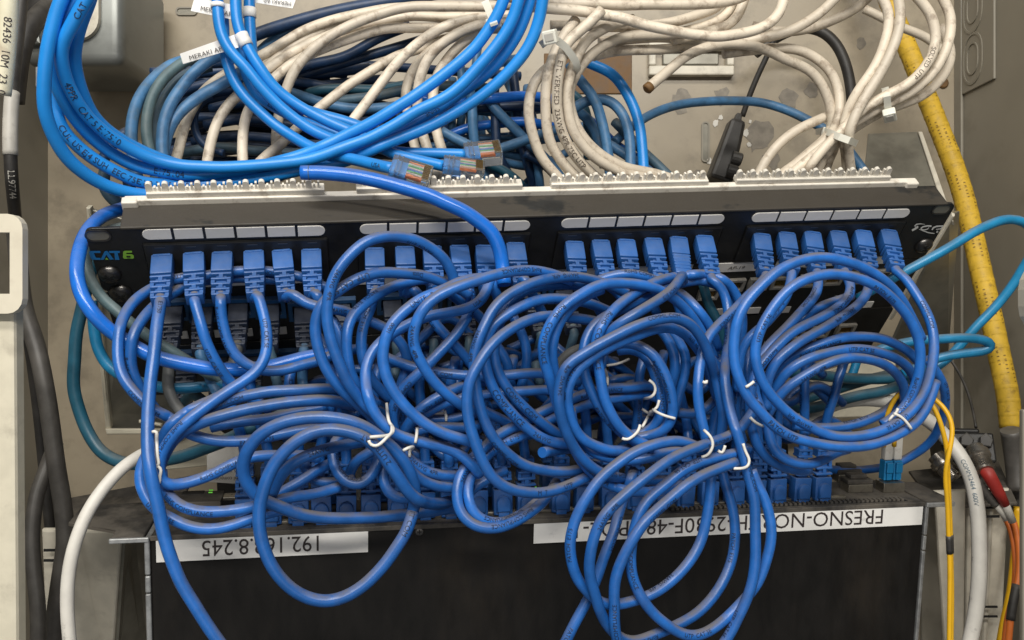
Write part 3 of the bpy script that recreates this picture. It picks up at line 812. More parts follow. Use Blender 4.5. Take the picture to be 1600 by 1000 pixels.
# ------------------------------------------------------------------ plugs
def plug_meshes():
    bm = bmesh.new(); bx(bm, -0.0058, 0.0058, -0.0041, 0.0041, 0.0, 0.0142, 0.0007)
    bx(bm, -0.0047, 0.0047, 0.0033, 0.0046, 0.0002, 0.0016, 0.0003)
    body = mesh(bm, "plug_body", angle=35)
    bm = bmesh.new()
    taper(bm, 0.0062, 0.0048, 0.0056, 0.0046, 0.0141, 0.0312, 0.0008)
    for k in range(5):
        z = 0.0156 + k * 0.0036
        w = 0.0114 - k * 0.00045; h = 0.0084 - k * 0.0002
        bx(bm, -w / 2, w / 2, -h / 2, h / 2, z, z + 0.0014, 0.0005)
        if k < 4 and k % 2 == 0:
            bx(bm, -0.0011, 0.0011, h / 2 - 0.0016, h / 2 - 0.0002, z + 0.0012, z + 0.0038)
            bx(bm, -0.0011, 0.0011, -h / 2 + 0.0002, -h / 2 + 0.0016, z + 0.0015, z + 0.0038)
        elif k < 4:
            for s in (-1, 1):
                bx(bm, s * (w / 2 - 0.0012) - 0.001, s * (w / 2 - 0.0012) + 0.001, -h / 2 + 0.001, h / 2 - 0.0006, z + 0.0015, z + 0.0038)
    boot = mesh(bm, "boot", angle=35)
    bm = bmesh.new()
    taper(bm, 0.0112, 0.0082, 0.0098, 0.0074, 0.0143, 0.0300, 0.0012)
    for k in range(5):
        z = 0.0152 + k * 0.0026
        w = 0.0116 - k * 0.0003
        bx(bm, -w / 2, w / 2, -0.0042, 0.0042, z, z + 0.0011, 0.0004)
    boot2 = mesh(bm, "boot_ribbed", angle=35)
    bm = bmesh.new()
    out = [(-0.0042, 0.0022), (0.0042, 0.0022)] + [(0.0042 * math.cos(math.pi * t / 8), 0.0072 + 0.0040 * math.sin(math.pi * t / 8)) for t in range(9)]
    prism(bm, out, 0, 0.0030, 0.0008)
    bmesh.ops.transform(bm, matrix=Matrix(((1, 0, 0, 0), (0, 0, 1, 0.0038), (0, 1, 0, 0), (0, 0, 0, 1))), verts=bm.verts)
    bx(bm, -0.0032, 0.0032, 0.0040, 0.0056, -0.002, 0.0026, 0.0003)
    clip = mesh(bm, "clip", angle=35)
    bm = bmesh.new()
    ring(bm, [(-0.0085, -0.0075), (0.0085, -0.0075), (0.0085, 0.0075), (-0.0085, 0.0075)], [(-0.0062, -0.0046), (0.0062, -0.0046), (0.0062, 0.0050), (-0.0062, 0.0050)], 0, 0.0032)
    jack = mesh(bm, "jack")
    return body, boot, boot2, clip, jack
PB, BT, BT2, CL, JK = plug_meshes()
for me in (PB, BT, BT2, CL):
    me.transform(Matrix.Diagonal((0.91, 0.95, 1.0, 1.0)))
PB_OLD, BT_OLD = PB.copy(), BT.copy()
for me in (PB, BT, BT2, CL): me.materials.append(M["plug"])
for me in (PB_OLD, BT_OLD): me.materials.append(M["oldplug"])
JK.materials.append(M["jackblue"])

def axes_mat(o, x, z):
    z = z.normalized()
    y = z.cross(x).normalized()
    x = y.cross(z)
    return Matrix(((x.x, y.x, z.x, o.x), (x.y, y.y, z.y, o.y), (x.z, y.z, z.z, o.z), (0, 0, 0, 1)))
PLUGS = {}                                        # key -> (matrix, old, clip, boot2)
OBST = []                                         # fixed capsules the cables must clear
def reg_plug(key, Mx, old=False, clip=False, alt=False):
    PLUGS[key] = (Mx, old, clip, alt)
    for t in (0.004, 0.010, 0.016, 0.022, 0.028):
        OBST.append((Mx @ Vector((0, 0, t)), 0.0055))
PANEL_PLUGS = [(253, 394, 250), (302, 391, 304), (347, 390, 345), (396, 388, 399), (440, 387, 448), (486, 386, 489),
               (585, 384, 587), (632, 382, 637), (675, 381, 680), (717, 380, 726), (757, 380, 762), (805, 376, 813),
               (897, 374, 904), (938, 372, 949), (978, 371, 987), (1020, 369, 1032), (1060, 367, 1067), (1100, 365, 1111),
               (1190, 362, 1196), (1229, 360, 1236), (1269, 359, 1276), (1309, 358, 1319), (1348, 357, 1358), (1388, 356, 1399)]
for i, (px, py, ex) in enumerate(PANEL_PLUGS):
    a, b = PF.hit(px, py)
    o = PF.pt(a, b - 0.0041, 0.001)
    best = min((abs(project(o + (PF.z + PF.x * k / 100.0).normalized() * 0.031)[0] - ex), k) for k in range(-60, 61))
    k = best[1] / 100.0
    reg_plug(i + 1, axes_mat(o, PF.x, PF.z + PF.x * k), alt=(i == 16))
OLD = [(270, 473), (317, 475), (372, 469), (421, 470), (474, 474), (532, 470), (612, 464), (668, 461), (722, 458), (830, 452), (880, 448)]
for i, (px, py) in enumerate(OLD):
    a, b = PF.hit(px, py)
    o = PF.pt(a, b - 0.0041, 0.001)
    reg_plug("o%d" % i, axes_mat(o, PF.x, PF.z), old=True)
    add("jack", JK, None, mid, PF.mat(a, b - 0.0041, -0.0001))
OLD3 = [(292, 552), (342, 553), (395, 552), (445, 550)]
for i, (px, py) in enumerate(OLD3):
    a, b = PF.hit(px, py)
    o = PF.pt(a, b - 0.0041, 0.001)
    reg_plug("p%d" % i, axes_mat(o, PF.x, PF.z), old=True)
    add("jack", JK, None, low, PF.mat(a, b - 0.0041, -0.0001))
SWX = [384, 424, 466, 503, 541, 580, 622, 665, 705, 748, 787, 824, 877, 914, 955, 995, 1034, 1072, 1110, 1151, 1183, 1217, 1254, 1287]
for i, px in enumerate(SWX):
    py = 838 - (px - 235) * 53 / 1210 - 7
    a, b = SF.hit(px, py, 0.0006)
    o = SF.pt(a, b + 0.0045, 0.0012)
    reg_plug("s%d" % i, axes_mat(o, -SF.x, SF.z + SF.x * random.uniform(-.04, .04)), clip=True)
FARX = [520, 600, 690, 770, 860, 940, 1050, 1130, 1200]
for i, px in enumerate(FARX):
    py = 838 - (px - 235) * 53 / 1210 - 36
    a, b = SF.hit(px, py, 0.0006)
    reg_plug("f%d" % i, axes_mat(SF.pt(a, b + 0.004, 0.0012), -SF.x, SF.z))

# ------------------------------------------------------------------ every cable: photograph-traced course, depth in mm towards the viewer
CAB = []
RAD = dict(tealdirty=0.0032, tag=0.0046, patch=0.00275, bright=0.0033, royal=0.0038, white=0.0031, teal=0.0029, cyan=0.0029, slate=0.0032, steelblue=0.0034, navy=0.0034,
           grey=0.0030, whitethick=0.0050, black=0.0045, greyrubber=0.0065, yellow=0.0074, yfibre=0.00135, orange=0.0014, tie=0.00078)
def K(kind, label, pts, ds, plug=None, r=None, prints=(), name=None, cat=None, group=None, kids=None, abs_y=False):
    P = [tuple(float(v) for v in t.split(",")) for t in pts.split()]
    if not isinstance(ds, (tuple, list)): ds = (ds,)
    ys = []
    for i, (x, y) in enumerate(P):
        t = i / max(1, len(P) - 1) * (len(ds) - 1)
        k = min(int(t), len(ds) - 2) if len(ds) > 1 else 0
        d = ds[k] if len(ds) == 1 else ds[k] + (ds[k + 1] - ds[k]) * (t - k)
        ys.append(d if abs_y else Yref(x) - d / 1000.0)
    Q = [(x, y, Y) for (x, y), Y in zip(P, ys)]
    pin = 0
    if plug is not None:
        Mx = PLUGS[plug][0]
        ax = Mx.to_3x3() @ Vector((0, 0, 1))
        pre = []
        for t in (0.026, 0.0335):
            p = Mx.translation + ax * t
            pre.append((*project(p), p.y))
        lim = pre[-1]
        while len(Q) > 2 and math.hypot(Q[0][0] - lim[0], Q[0][1] - lim[1]) < 12: Q.pop(0)
        Q = pre + Q
        pin = 1
    CAB.append(dict(kind=kind, label=label, Q=Q, plug=plug, pin=pin, r=r or RAD[kind], prints=prints, kids=kids,
                    name=name or {"patch": "patch_cable", "tie": "twist_tie", "yfibre": "fibre_cable", "orange": "fibre_cable", "black": "power_cable", "greyrubber": "power_cable", "yellow": "innerduct_conduit"}.get(kind, "network_cable"),
                    cat=cat or {"tie": "twist tie", "yfibre": "fibre cable", "orange": "fibre cable", "black": "power cable", "greyrubber": "power cable", "yellow": "conduit"}.get(kind, "cable"),
                    group=group or {"patch": "blue patch cables in the tangle", "tie": "white ties round the coils", "bright": "bright blue cable bundle", "white": "grimy white cables above the panel"}.get(kind)))
def S(a, *b): return a
# --- upper panel, first block
K("patch", "blue patch cable in the first port, hanging straight down over the IP label", "250,466 247,500 242,540 237,580 233,620 231,660 231,700 235,740 243,780 252,820 263,860 279,900 301,940 326,980 352,1016", (12, 26, 40, 44, 46), 1, r=.0030, prints=[("E1750", 254, 478, 2.0, 0)])
K("patch", "blue patch cable in the second port, slanting under the fourth port's cable", "305,462 312,495 321,530 334,560 349,585 367,605 390,622 420,640", (12, 14, 6, 0), 2)
K("patch", "blue patch cable in the third port, curving along to the second block", "345,460 346,490 352,520 363,548 380,567 398,577 420,582 442,580 470,572 494,565 516,554 545,545 575,545", (12, 16, 14, 8, 4), 3)
K("patch", "blue patch cable in the fourth port, sweeping back to the tie by the first cable", "400,456 408,480 416,510 418,540 412,565 394,588 366,607 330,630 302,650 280,671 262,693 251,715 249,742 257,757 280,757 330,742 370,722 395,714 440,711 475,712 500,716", (12, 26, 32, 34, 30, 26, 20), 4)
K("patch", "blue patch cable in the fifth port, bending across behind the tall loop", "450,455 470,470 490,478 530,484 560,493 585,503 605,513 622,530 634,548 637,567 632,590 622,612 612,640", (12, 14, 10, 8), 5)
K("patch", "blue patch cable in the sixth port, dropping inside the tall loop", "492,452 499,470 512,490 524,505 532,528 536,555 546,582 561,606 580,624", (12, 14, 16, 12), 6)
K("patch", "blue patch cable entering behind the first plugs and forming the outer left loop", "520,452 500,446 470,432 420,422 370,424 320,430 270,437 236,450 210,470 190,500 184,528 184,560 191,588 206,610 222,628 243,642 262,649 276,660 290,675 318,685 350,688 388,687 425,680 470,672 520,668", (-14, -14, -14, 0, 14, 20, 22, 24, 26, 20))
K("patch", "blue patch cable forming the inner left loop beside the first port's cable", "460,436 430,438 390,436 350,434 318,438 286,447 268,460 246,474 223,498 208,525 205,560 210,590 222,612 238,634 250,648", (-14, -14, -14, 8, 12, 10, 4))
K("royal", "glossy royal blue cable looping out past the panel's CAT6 corner", "262,306 230,314 196,325 160,337 136,361 123,395 120,430 127,460 145,490 170,515 200,535 235,555 270,565 310,573 350,578 390,577 430,571 460,563 490,556 530,552", (-58, -36, 2, 8, 6, 4, 0, -4), r=.0036)
K("teal", "grey teal dirty cable running under the royal blue loop at the panel corner", "210,352 170,360 143,380 133,400 140,432 157,463 184,487 211,510 245,534 272,551 306,572 340,592 380,606", (-40, -26, -12, -14, -18))
M["tealdirty"] = material("grey_teal_pvc", (0.085, 0.14, 0.155), 0.5, dust=0.6, vary=0.25, dirt=0.6, dirt_col=(0.13, 0.13, 0.115))
CAB[-1]["kind"] = "tealdirty"
K("teal", "dark teal cable hanging low on the left wall and returning under the tie", "150,400 136,446 122,510 116,558 115,610 126,648 141,682 160,708 190,722 222,725 255,720 292,712 332,696 370,680 410,661 445,648 480,640", (-40, -44, -48, -40, -20, -6, -10), r=.0034)
K("cyan", "bright teal cable behind the two left loops", "143,470 146,500 151,540 165,568 190,586 230,600 262,606 300,606 330,602 370,604 410,612 450,618", (-22, -20, -18, -14))
# --- second block
K("patch", "blue patch cable forming the tall loop over the second port block", "712,448 708,430 692,402 664,382 634,371 605,368 573,376 542,403 522,432 514,460 511,492 514,515 519,538 528,562 544,600 566,630 588,650 604,668", (30, 38, 48, 50, 50, 46, 40))
K("patch", "blue patch cable with CAT 5E print running outside the tall loop", "735,462 715,450 690,440 660,430 630,427 604,424 572,430 544,442 525,456 506,470 496,490 492,516 495,538 502,560 513,583 529,605 552,625 573,642 590,660 608,680", (20, 34, 42, 44, 44, 40, 36), prints=[("UTP  CAT 5E", 572, 430, 2.6, 0), ("Data", 655, 432, 2.2, 0)])
K("patch", "blue patch cable from behind port eight curving down inside the tall loop", "668,436 645,438 626,444 600,454 572,474 552,492 544,508 540,530 542,556 548,582 558,602 572,618 590,632", (8, 20, 32, 36, 34, 28))
K("patch", "blue patch cable in the seventh port, nearly hidden by the tall loop", "587,450 580,480 568,508 564,536 567,562 576,586 592,606 610,625", (12, 20, 22, 14), 7)
K("patch", "blue patch cable leaving under port eleven and rejoining the knotted tie", "766,436 762,450 752,470 730,482 700,489 670,494 645,504 620,516 600,530 583,548 573,568 570,590 573,615 582,640 598,662 614,677 632,684 665,692 700,700 722,712 738,727 752,742", (22, 30, 34, 38, 42, 48, 46, 40), prints=[("USA", 735, 482, 2.0, 1)])
K("patch", "blue patch cable, front one of the pair of arcs over the second block", "762,434 735,436 722,438 690,454 660,466 636,482 616,502 604,524 598,548 598,567 602,586 612,608 630,632 650,652 676,670 700,680 728,688 750,694", (40, 50, 54, 54, 54, 50), prints=[("UNITE   RoHS", 640, 480, 2.2, 1), ("1000", 604, 520, 2.0, 1)])
K("patch", "blue patch cable arcing lower over the middle of the second block", "895,440 866,429 840,423 806,423 775,428 745,438 710,450 681,466 661,484 650,504 646,527 649,548 658,567 675,593 697,615 721,633 745,646", (24, 44, 54, 56, 54, 50, 42), prints=[])
K("patch", "blue patch cable in the eighth port, diving right behind the arcs", "641,446 654,462 667,485 681,508 700,528 720,549 736,567 752,590", (12, 14, 14, 8), 8)
K("patch", "blue patch cable in the ninth port, short visible stretch behind the arcs", "684,440 702,456 725,475 745,490 762,510 775,532", (10, 6, 4, 0), 9)
K("patch", "blue patch cable in the tenth port, crossing down leftwards to the tie", "728,438 735,458 736,480 729,500 713,522 691,546 670,566 650,585 632,604 618,624 612,645 614,665 620,690", (12, 20, 28, 28, 24, 20), 10)
K("royal", "royal blue cut cable lying over the punch-down rail and dropping between plugs", "470,270 500,270 536,273 570,278 604,286 640,296 672,306 700,319 725,330 748,346 767,361 779,384 784,406 786,425 788,445", (6, 10, 14, 18, 18, 16, 12), r=.0038, name="network_cable")
K("patch", "blue patch cable in the eleventh port", "764,432 772,450 780,475 782,500", (10, 6, 2), 11)
CAB[-1]["label"] = "blue patch cable in port eleven, vanishing at once behind the centre bundle"
K("patch", "blue patch cable in the twelfth port, covered by the crossing arcs", "816,428 824,446 838,470 850,492", (10, 6, 2), 12)
# --- centre bundle
K("patch", "blue patch cable, outermost arc of the centre bundle", "985,462 955,446 926,437 892,432 852,437 816,448 787,466 767,488 754,516 746,536 740,558 741,585 745,610 751,640 762,670 780,697 801,715 826,728 860,736 890,736 914,730 935,722", (20, 36, 46, 50, 50, 50, 48, 40, 30))
K("patch", "blue patch cable, second arc of the centre bundle, down to its COMMIL print", "935,452 908,446 870,445 832,451 804,466 785,488 776,510 771,540 774,566 782,590 796,612 821,640 845,661 870,677 896,688 920,696", (20, 30, 36, 40, 38, 34, 26), prints=[("COMMIL.COM", 790, 606, 2.6, 0)])
K("patch", "blue patch cable, third arc of the centre bundle, with COMPLIANCE print below", "960,490 930,478 905,470 880,466 850,466 820,476 790,492 768,510 758,535 757,560 763,588 776,616 796,643 821,668 851,686 886,693 912,692", (20, 34, 42, 44, 42, 38, 28), prints=[("COMPLIANCE", 771, 608, 2.8, 0), ("24AWG", 832, 677, 2.2, 0)])
K("patch", "blue patch cable, innermost arc of the centre bundle ending in the low front loop", "960,512 925,500 888,495 852,494 820,502 785,524 761,548 746,570 734,592 729,625 731,655 738,682 750,712 766,740 790,760 820,770 852,770 880,762 908,749 928,740", (24, 44, 56, 60, 60, 60, 58, 50, 36), prints=[("M  7", 838, 770, 2.2, 0), ("UTP", 878, 762, 2.2, 0)])
K("patch", "thin blue patch cable in the gap inside the centre arcs", "800,492 812,512 820,535 823,560 820,585 812,610", (2, 8, 6, 2))
K("patch", "blue patch cable dropping beside the COMMIL print strand", "772,535 782,548 791,565 796,590 792,618", (8, 10, 4))
# --- middle horizontals
K("patch", "blue patch cable running level across the tangle's middle, upper of two", "585,548 608,561 645,574 680,581 728,587 760,588 790,586 840,583 875,588 905,598", (2, 12, 20, 22, 22, 14))
K("patch", "blue patch cable running level across the tangle's middle, lower of two", "640,662 664,646 698,629 724,620 752,618 800,614 846,610 885,614 915,622", (12, 18, 20, 20, 12))
K("patch", "blue patch cable rising from the low tie towards the coil's middle", "620,690 632,672 644,655 660,637 688,618 714,606 738,599 770,595", (12, 22, 24, 20, 10))
K("patch", "blue patch cable ending at a twist tie inside the coil, upper strand, and looping low", "870,752 852,780 828,801 796,820 767,827 746,824 729,813 718,796 714,770 720,742 738,717 760,697 780,680 806,666 834,650 860,638 890,625 918,615 952,607 985,604 1016,601 1030,606 1036,616", (30, 46, 52, 50, 46, 40, 34, 28, 24, 22, 18, 8))
K("patch", "blue patch cable ending at a twist tie inside the coil, lower strand, and looping low", "848,776 822,800 788,817 762,816 741,803 731,778 732,752 746,728 760,713 782,695 818,680 848,662 880,646 918,632 952,624 985,619 1014,615 1028,622", (30, 46, 52, 46, 38, 32, 26, 22, 14, 8))
K("patch", "short blue patch strand crossing under the centre bundle's foot", "744,634 756,643 775,651 800,664 830,680", (20, 22, 12))
K("patch", "blue patch strand just above the second tie", "652,655 676,655 702,656 724,650 748,640", (8, 10, 6))
K("patch", "blue patch strand behind the second tie", "648,674 668,668 690,667 724,668 748,664", (12, 14, 8))
K("patch", "cut blue patch stub pointing out of the dark gap", "930,698 900,702 872,703 854,706 847,707", (20, 30, 36, 40))
# --- right-hand centre coil
K("patch", "blue patch cable with RoHS COMPLIANCE print, outer arc of the coil", "1116,560 1102,530 1088,505 1070,482 1050,464 1025,451 1000,445 970,442 940,444 912,457 886,474 866,495 854,516 848,538 849,560 856,582 864,606 870,632 880,660", (16, 24, 34, 46, 54, 56, 54, 46, 36), prints=[("RoHS   COMPLIANCE", 882, 478, 2.4, 0)])
K("patch", "blue patch cable hugging the inside of the RoHS arc", "940,452 915,462 896,476 880,494 870,512 864,534 862,558 866,584 872,606", (40, 50, 50, 46, 40))
K("patch", "blue patch cable behind the coil, top strand beneath ports thirteen to fifteen", "900,452 930,440 960,430 990,427 1020,435 1045,448 1070,463 1088,478 1104,498 1114,518 1122,545", (20, 26, 28, 28, 24, 18))
K("patch", "blue patch cable in port seventeen, crossing in front of the coil", "1067,424 1063,438 1047,456 1020,474 990,492 966,508 948,524 938,545 934,570", (12, 40, 60, 60, 54, 44), 17)
K("patch", "blue patch cable passing under port seventeen with COMPLIANCE print, upper strand", "1152,580 1156,540 1160,505 1157,478 1148,457 1132,437 1114,430 1098,428 1070,430 1040,435 1020,443 996,456 970,474 950,494 937,514 930,536 934,565 938,590 944,622 957,652 973,673 996,689 1020,700", (0, 4, 6, 2, 20, 46, 52, 54, 52, 48, 42), prints=[("RoHS  COMPLIANCE", 952, 492, 2.4, 0)])
K("patch", "blue patch cable passing under port seventeen, lower strand of the pair", "1150,545 1149,500 1143,472 1130,452 1116,443 1090,438 1060,444 1020,458 985,476 955,490 931,505 917,525 911,550 913,580 923,612 940,642 960,666 985,686 1010,702", (-2, 0, 10, 34, 40, 44, 46, 44, 40))
K("patch", "big blue patch arc in front of the coil, swinging down into the lowest loops", "1042,750 1010,752 975,748 945,742 920,728 902,707 888,682 878,656 872,630 874,600 885,574 911,554 938,537 970,520 1005,506 1035,498 1060,497 1080,507 1093,523 1104,545 1113,575 1121,605 1127,632 1129,656 1124,684 1122,712 1130,742 1141,780 1148,816 1147,862 1133,901 1099,949 1058,977 1018,995 990,1003 968,996 945,973 929,932 921,891 926,844 931,830 942,810 962,786 990,758 1020,735 1052,714 1082,701 1112,691 1140,681 1164,662 1184,630", (26, 40, 54, 60, 60, 60, 54, 40, 34, 36, 44, 54, 62, 70, 72, 70, 60, 40))
K("patch", "second big blue patch arc following just below the front one", "1120,620 1110,590 1100,562 1090,545 1078,527 1060,514 1030,512 992,526 960,539 930,555 906,574 893,594 887,614 887,638 894,664 909,684 932,697 960,706 985,702 1010,692", (20, 28, 44, 56, 58, 56, 50, 44, 34))
K("patch", "blue patch cable under the big arcs, sagging to the left of the knot tie", "892,640 896,668 908,690 930,708 956,717 985,720 1015,716 1045,708 1075,700", (30, 44, 46, 42, 34))
K("patch", "blue patch cable low behind the front loops", "878,640 884,668 894,694 906,716 928,742 950,757 975,766 1005,769 1035,767 1065,758", (44, 46, 44, 40, 30))
K("patch", "blue patch cable, outer right arc round the white knot tie", "938,552 960,540 985,537 1012,548 1032,572 1046,600 1053,630 1049,655 1038,672 1018,680 990,684", (30, 40, 46, 46, 40, 34))
K("patch", "blue patch cable, inner right arc round the white knot tie", "966,548 988,545 1008,556 1022,580 1030,610 1034,640 1026,662 1008,676 985,680", (20, 30, 36, 34, 28))
K("patch", "blue patch cable dropping beside the coil, nearer of two", "1016,500 1034,518 1046,537 1053,560 1053,584 1047,606 1040,626", (20, 26, 26, 16))
K("patch", "blue patch cable dropping beside the coil, farther of two", "1030,504 1048,519 1064,540 1072,563 1068,592 1060,620 1052,645", (16, 20, 22, 16))
K("patch", "dusty blue patch strand joining the coil to the lower right bundle", "1048,641 1066,646 1086,646 1104,636 1120,620", (14, 16, 10))
K("patch", "blue patch cable in port thirteen, hidden almost at the boot", "905,434 915,450 928,470 940,490", (10, 6, 2), 13)
K("patch", "blue patch cable in port fourteen, hidden almost at the boot", "950,436 962,452 975,470 985,492 990,515", (10, 6, 2), 14)
K("patch", "blue patch cable in port fifteen, hidden almost at the boot", "988,432 1000,446 1014,466 1026,490", (10, 6, 2), 15)
K("patch", "blue patch cable in port sixteen, hidden almost at the boot", "1034,434 1044,448 1056,466 1064,490 1070,515", (10, 8, 4), 16)
# --- right block
K("patch", "blue patch cable in port eighteen, running down through the tie into the lowest loop", "1114,426 1126,446 1136,470 1139,495 1140,525 1135,560 1132,593 1136,626 1145,658 1157,688 1164,716 1169,740 1178,772 1181,813 1179,878 1171,925 1154,966 1133,1002 1090,1042 1030,1052 982,1036 963,1000 960,942 963,900 977,864 997,830 1024,799 1065,762 1106,738 1130,729 1150,722", (12, 16, 30, 50, 56, 58, 60, 60, 62, 66, 68, 66, 60), 18)
K("patch", "blue patch cable in port nineteen, bending into the leftmost of the lowest loops", "1195,424 1188,436 1172,458 1152,480 1131,499 1112,520 1100,542 1094,565 1090,590 1089,612 1092,636 1097,660 1103,684 1108,706 1111,735 1109,770 1104,810 1096,844 1079,874 1052,905 1018,929 990,939 970,944 940,942 919,925 902,905 893,878 890,850 893,832 899,812 909,790 921,771 938,748 966,725 997,704 1030,692 1058,689 1082,695 1098,706", (12, 34, 46, 50, 50, 52, 56, 60, 62, 64, 64, 62, 54), 19)
K("patch", "blue patch cable in port twenty, slanting behind the round coil", "1237,420 1233,440 1229,464 1212,487 1197,506 1180,520 1164,536 1157,556 1155,582 1152,612", (12, 20, 22, 18, 10), 20)
K("patch", "blue patch cable in port twenty-one, fanning into the lower loop of the round coil", "1278,428 1280,440 1275,458 1256,481 1236,504 1212,527 1192,552 1181,582 1178,610 1186,636 1197,662 1205,690 1218,711 1240,723 1264,726 1287,719 1305,708 1325,702", (12, 26, 32, 36, 40, 44, 46, 36), 21)
K("patch", "blue patch cable in port twenty-two, fanning down inside the round coil", "1320,425 1329,444 1326,462 1304,484 1270,502 1236,521 1212,543 1191,567 1177,600 1171,640 1176,675 1188,704 1210,724 1238,733 1265,735", (12, 28, 36, 38, 36, 34, 28), 22)
K("patch", "blue patch cable in port twenty-three, the lowest strand of the fan", "1358,424 1358,445 1352,465 1330,484 1300,503 1262,526 1236,544 1214,563 1202,585 1196,612 1198,640", (12, 28, 36, 40, 38, 30), 23)
K("patch", "dusty blue patch strand lying over the fan", "1330,462 1310,470 1280,481 1250,500 1222,522 1200,545", (10, 26, 26, 18))
K("patch", "blue patch cable in the last port, wound round the round coil", "1402,414 1413,433 1428,455 1445,482 1456,508 1460,535 1458,565 1450,596 1440,620 1426,640 1406,658 1378,673 1340,682 1300,682 1268,668 1240,652 1216,630 1196,606 1184,580 1179,552 1186,520 1200,492 1220,464 1242,444 1270,432 1304,427 1340,434 1372,448 1400,472 1420,496 1432,520 1438,545 1437,575 1430,602 1418,630 1400,650 1378,664", (12, 24, 40, 52, 58, 58, 60, 60, 62, 60, 56, 50, 44), 24)
K("patch", "blue patch cable, outermost turn of the round coil", "1440,530 1425,498 1410,470 1388,443 1362,424 1338,413 1308,405 1280,402 1250,407 1220,421 1196,440 1176,460 1160,484 1150,510 1146,540 1148,570 1158,600 1172,626 1194,650 1212,667 1237,682 1270,692 1304,698 1340,698 1370,693 1400,680 1422,667 1440,649 1454,622 1462,596", (40, 56, 62, 64, 64, 64, 64, 60, 52, 44), prints=[("PATCH  UTP", 1200, 655, 2.4, 0)])
K("patch", "blue patch cable, upper inner arc at the coil's right side", "1205,590 1222,572 1236,558 1260,547 1290,536 1330,528 1370,528 1402,537 1422,549 1434,565", (20, 28, 32, 30, 24))
K("patch", "blue patch cable with UTP print, middle inner arc at the coil's right side", "1196,640 1204,617 1216,599 1232,579 1260,561 1290,552 1330,545 1370,549 1400,560 1422,577 1432,600", (24, 34, 40, 40, 34, 22), prints=[("UTP CAT 5E", 1318, 545, 2.2, 0)])
K("patch", "blue patch cable, lower inner arc at the coil's right side", "1198,650 1212,626 1232,604 1260,585 1290,568 1328,559 1360,562 1388,572 1405,588 1414,608 1412,632", (26, 36, 40, 38, 28, 16))
K("patch", "dark blue patch cable running level behind the coil's foot", "1240,664 1270,668 1300,668 1332,664 1362,653 1390,637 1411,615", (10, 14, 14, 8))
K("patch", "blue patch cable hanging behind the coil and passing the fibre plug", "1448,560 1464,582 1476,602 1479,626 1473,652 1464,676 1444,699 1420,714 1398,725 1368,732 1320,735 1280,732", (10, 8, -20, -48, -50, -46))
K("patch", "blue patch cable dropping in the gap before the round coil", "1148,505 1146,530 1152,570 1152,610 1150,650 1160,690", (10, 12, 12, 8))
K("patch", "blue patch cable leaving the top strands, nearer the round coil", "1098,548 1112,560 1126,582 1137,612 1142,640", (16, 22, 20, 12))
# --- lower left
K("patch", "long blue patch cable hanging as a big loop over the cover, tied at its top", "715,779 700,785 680,788 658,784 640,772 625,750 608,725 590,700 565,681 535,672 500,672 470,684 445,705 424,732 411,762 405,800 408,840 420,875 440,905 468,928 500,939 535,934 565,917 595,888 620,855 636,830 645,800 649,770 643,742 630,718 612,698 592,682 568,667 538,656 500,652 462,654 428,666 402,684 386,705 378,725 381,748 392,766 408,780 440,793 470,804 500,809 540,810 590,808 640,803 690,797 718,790", (14, 56, 62, 60, 58, 56, 56, 56, 54, 52, 56, 58, 56, 50, 44, 40, 30, 10), r=.0030, prints=[("2 UTP  CAT", 606, 720, 2.6, 0), ("JAIT COM", 646, 795, 2.4, 1)])
K("patch", "blue patch cable from the left tie, upper low sag towards the IP label", "252,735 255,762 272,784 300,797 330,800 370,797 398,791 430,782 460,777 496,772 530,761", (24, 34, 36, 34, 30, 20))
K("patch", "blue patch cable at the left, lowest sag just above the IP label", "240,696 224,720 218,748 226,775 242,795 262,807 285,819 310,826 335,827 365,820 398,808 428,799 455,795", (20, 28, 32, 36, 34, 28))
K("patch", "dusty blue patch cable level above the big loop, upper of two", "280,668 310,650 345,632 380,620 420,613 460,610 500,608 522,608 548,612", (20, 30, 32, 30, 20))
K("patch", "blue patch cable level above the big loop, lower of two", "248,735 254,715 264,694 282,676 306,664 340,652 380,641 440,630 500,626 530,628 556,634", (22, 32, 36, 34, 32, 22), r=.0029)
K("patch", "dim blue patch cable deeper behind the level pair", "330,668 346,664 400,658 430,652 470,643 510,636", (4, 8, 4))
K("patch", "blue patch cable doubled beside the fourth port's sweep", "345,618 326,628 300,641 276,655 257,674 248,700 246,728", (16, 24, 24, 16))
K("patch", "small blue patch loop hanging under the big loop's top", "545,672 526,684 520,702 522,726 534,746 550,757 568,756 584,740 593,716 596,695", (14, 26, 32, 30, 20))
K("patch", "small blue patch hook right of the small loop", "612,698 602,722 598,748 607,770 624,780 642,778 656,770", (20, 30, 34, 28))
K("patch", "short blue patch strand behind the small loop", "545,745 550,728 560,718 574,708 592,700", (2, 12, 10))
K("patch", "blue patch strand bending inside the big loop's left", "470,708 476,726 483,744 500,754 528,754 552,750", (10, 20, 20, 12))
K("patch", "blue patch strand rising inside the big loop with faint print", "425,772 434,752 448,733 470,717 500,704 528,697 560,690 590,685", (34, 46, 48, 42, 32), prints=[("24AWG", 480, 713, 2.0, 0)])
K("patch", "blue patch strand slanting under the big loop", "430,776 452,762 476,750 496,736 520,722", (20, 22, 12))
K("patch", "blue patch cable from the knotted tie sagging right, upper of two", "598,662 616,690 634,712 655,731 685,742 714,744 742,740", (38, 44, 40, 30))
K("patch", "blue patch cable from the knotted tie sagging right, lower of two", "616,700 632,724 650,745 672,758 708,764 738,760", (40, 46, 40, 30))
K("patch", "short blue patch strand entering the low front loop", "722,778 738,766 766,748 790,735", (24, 30, 20))
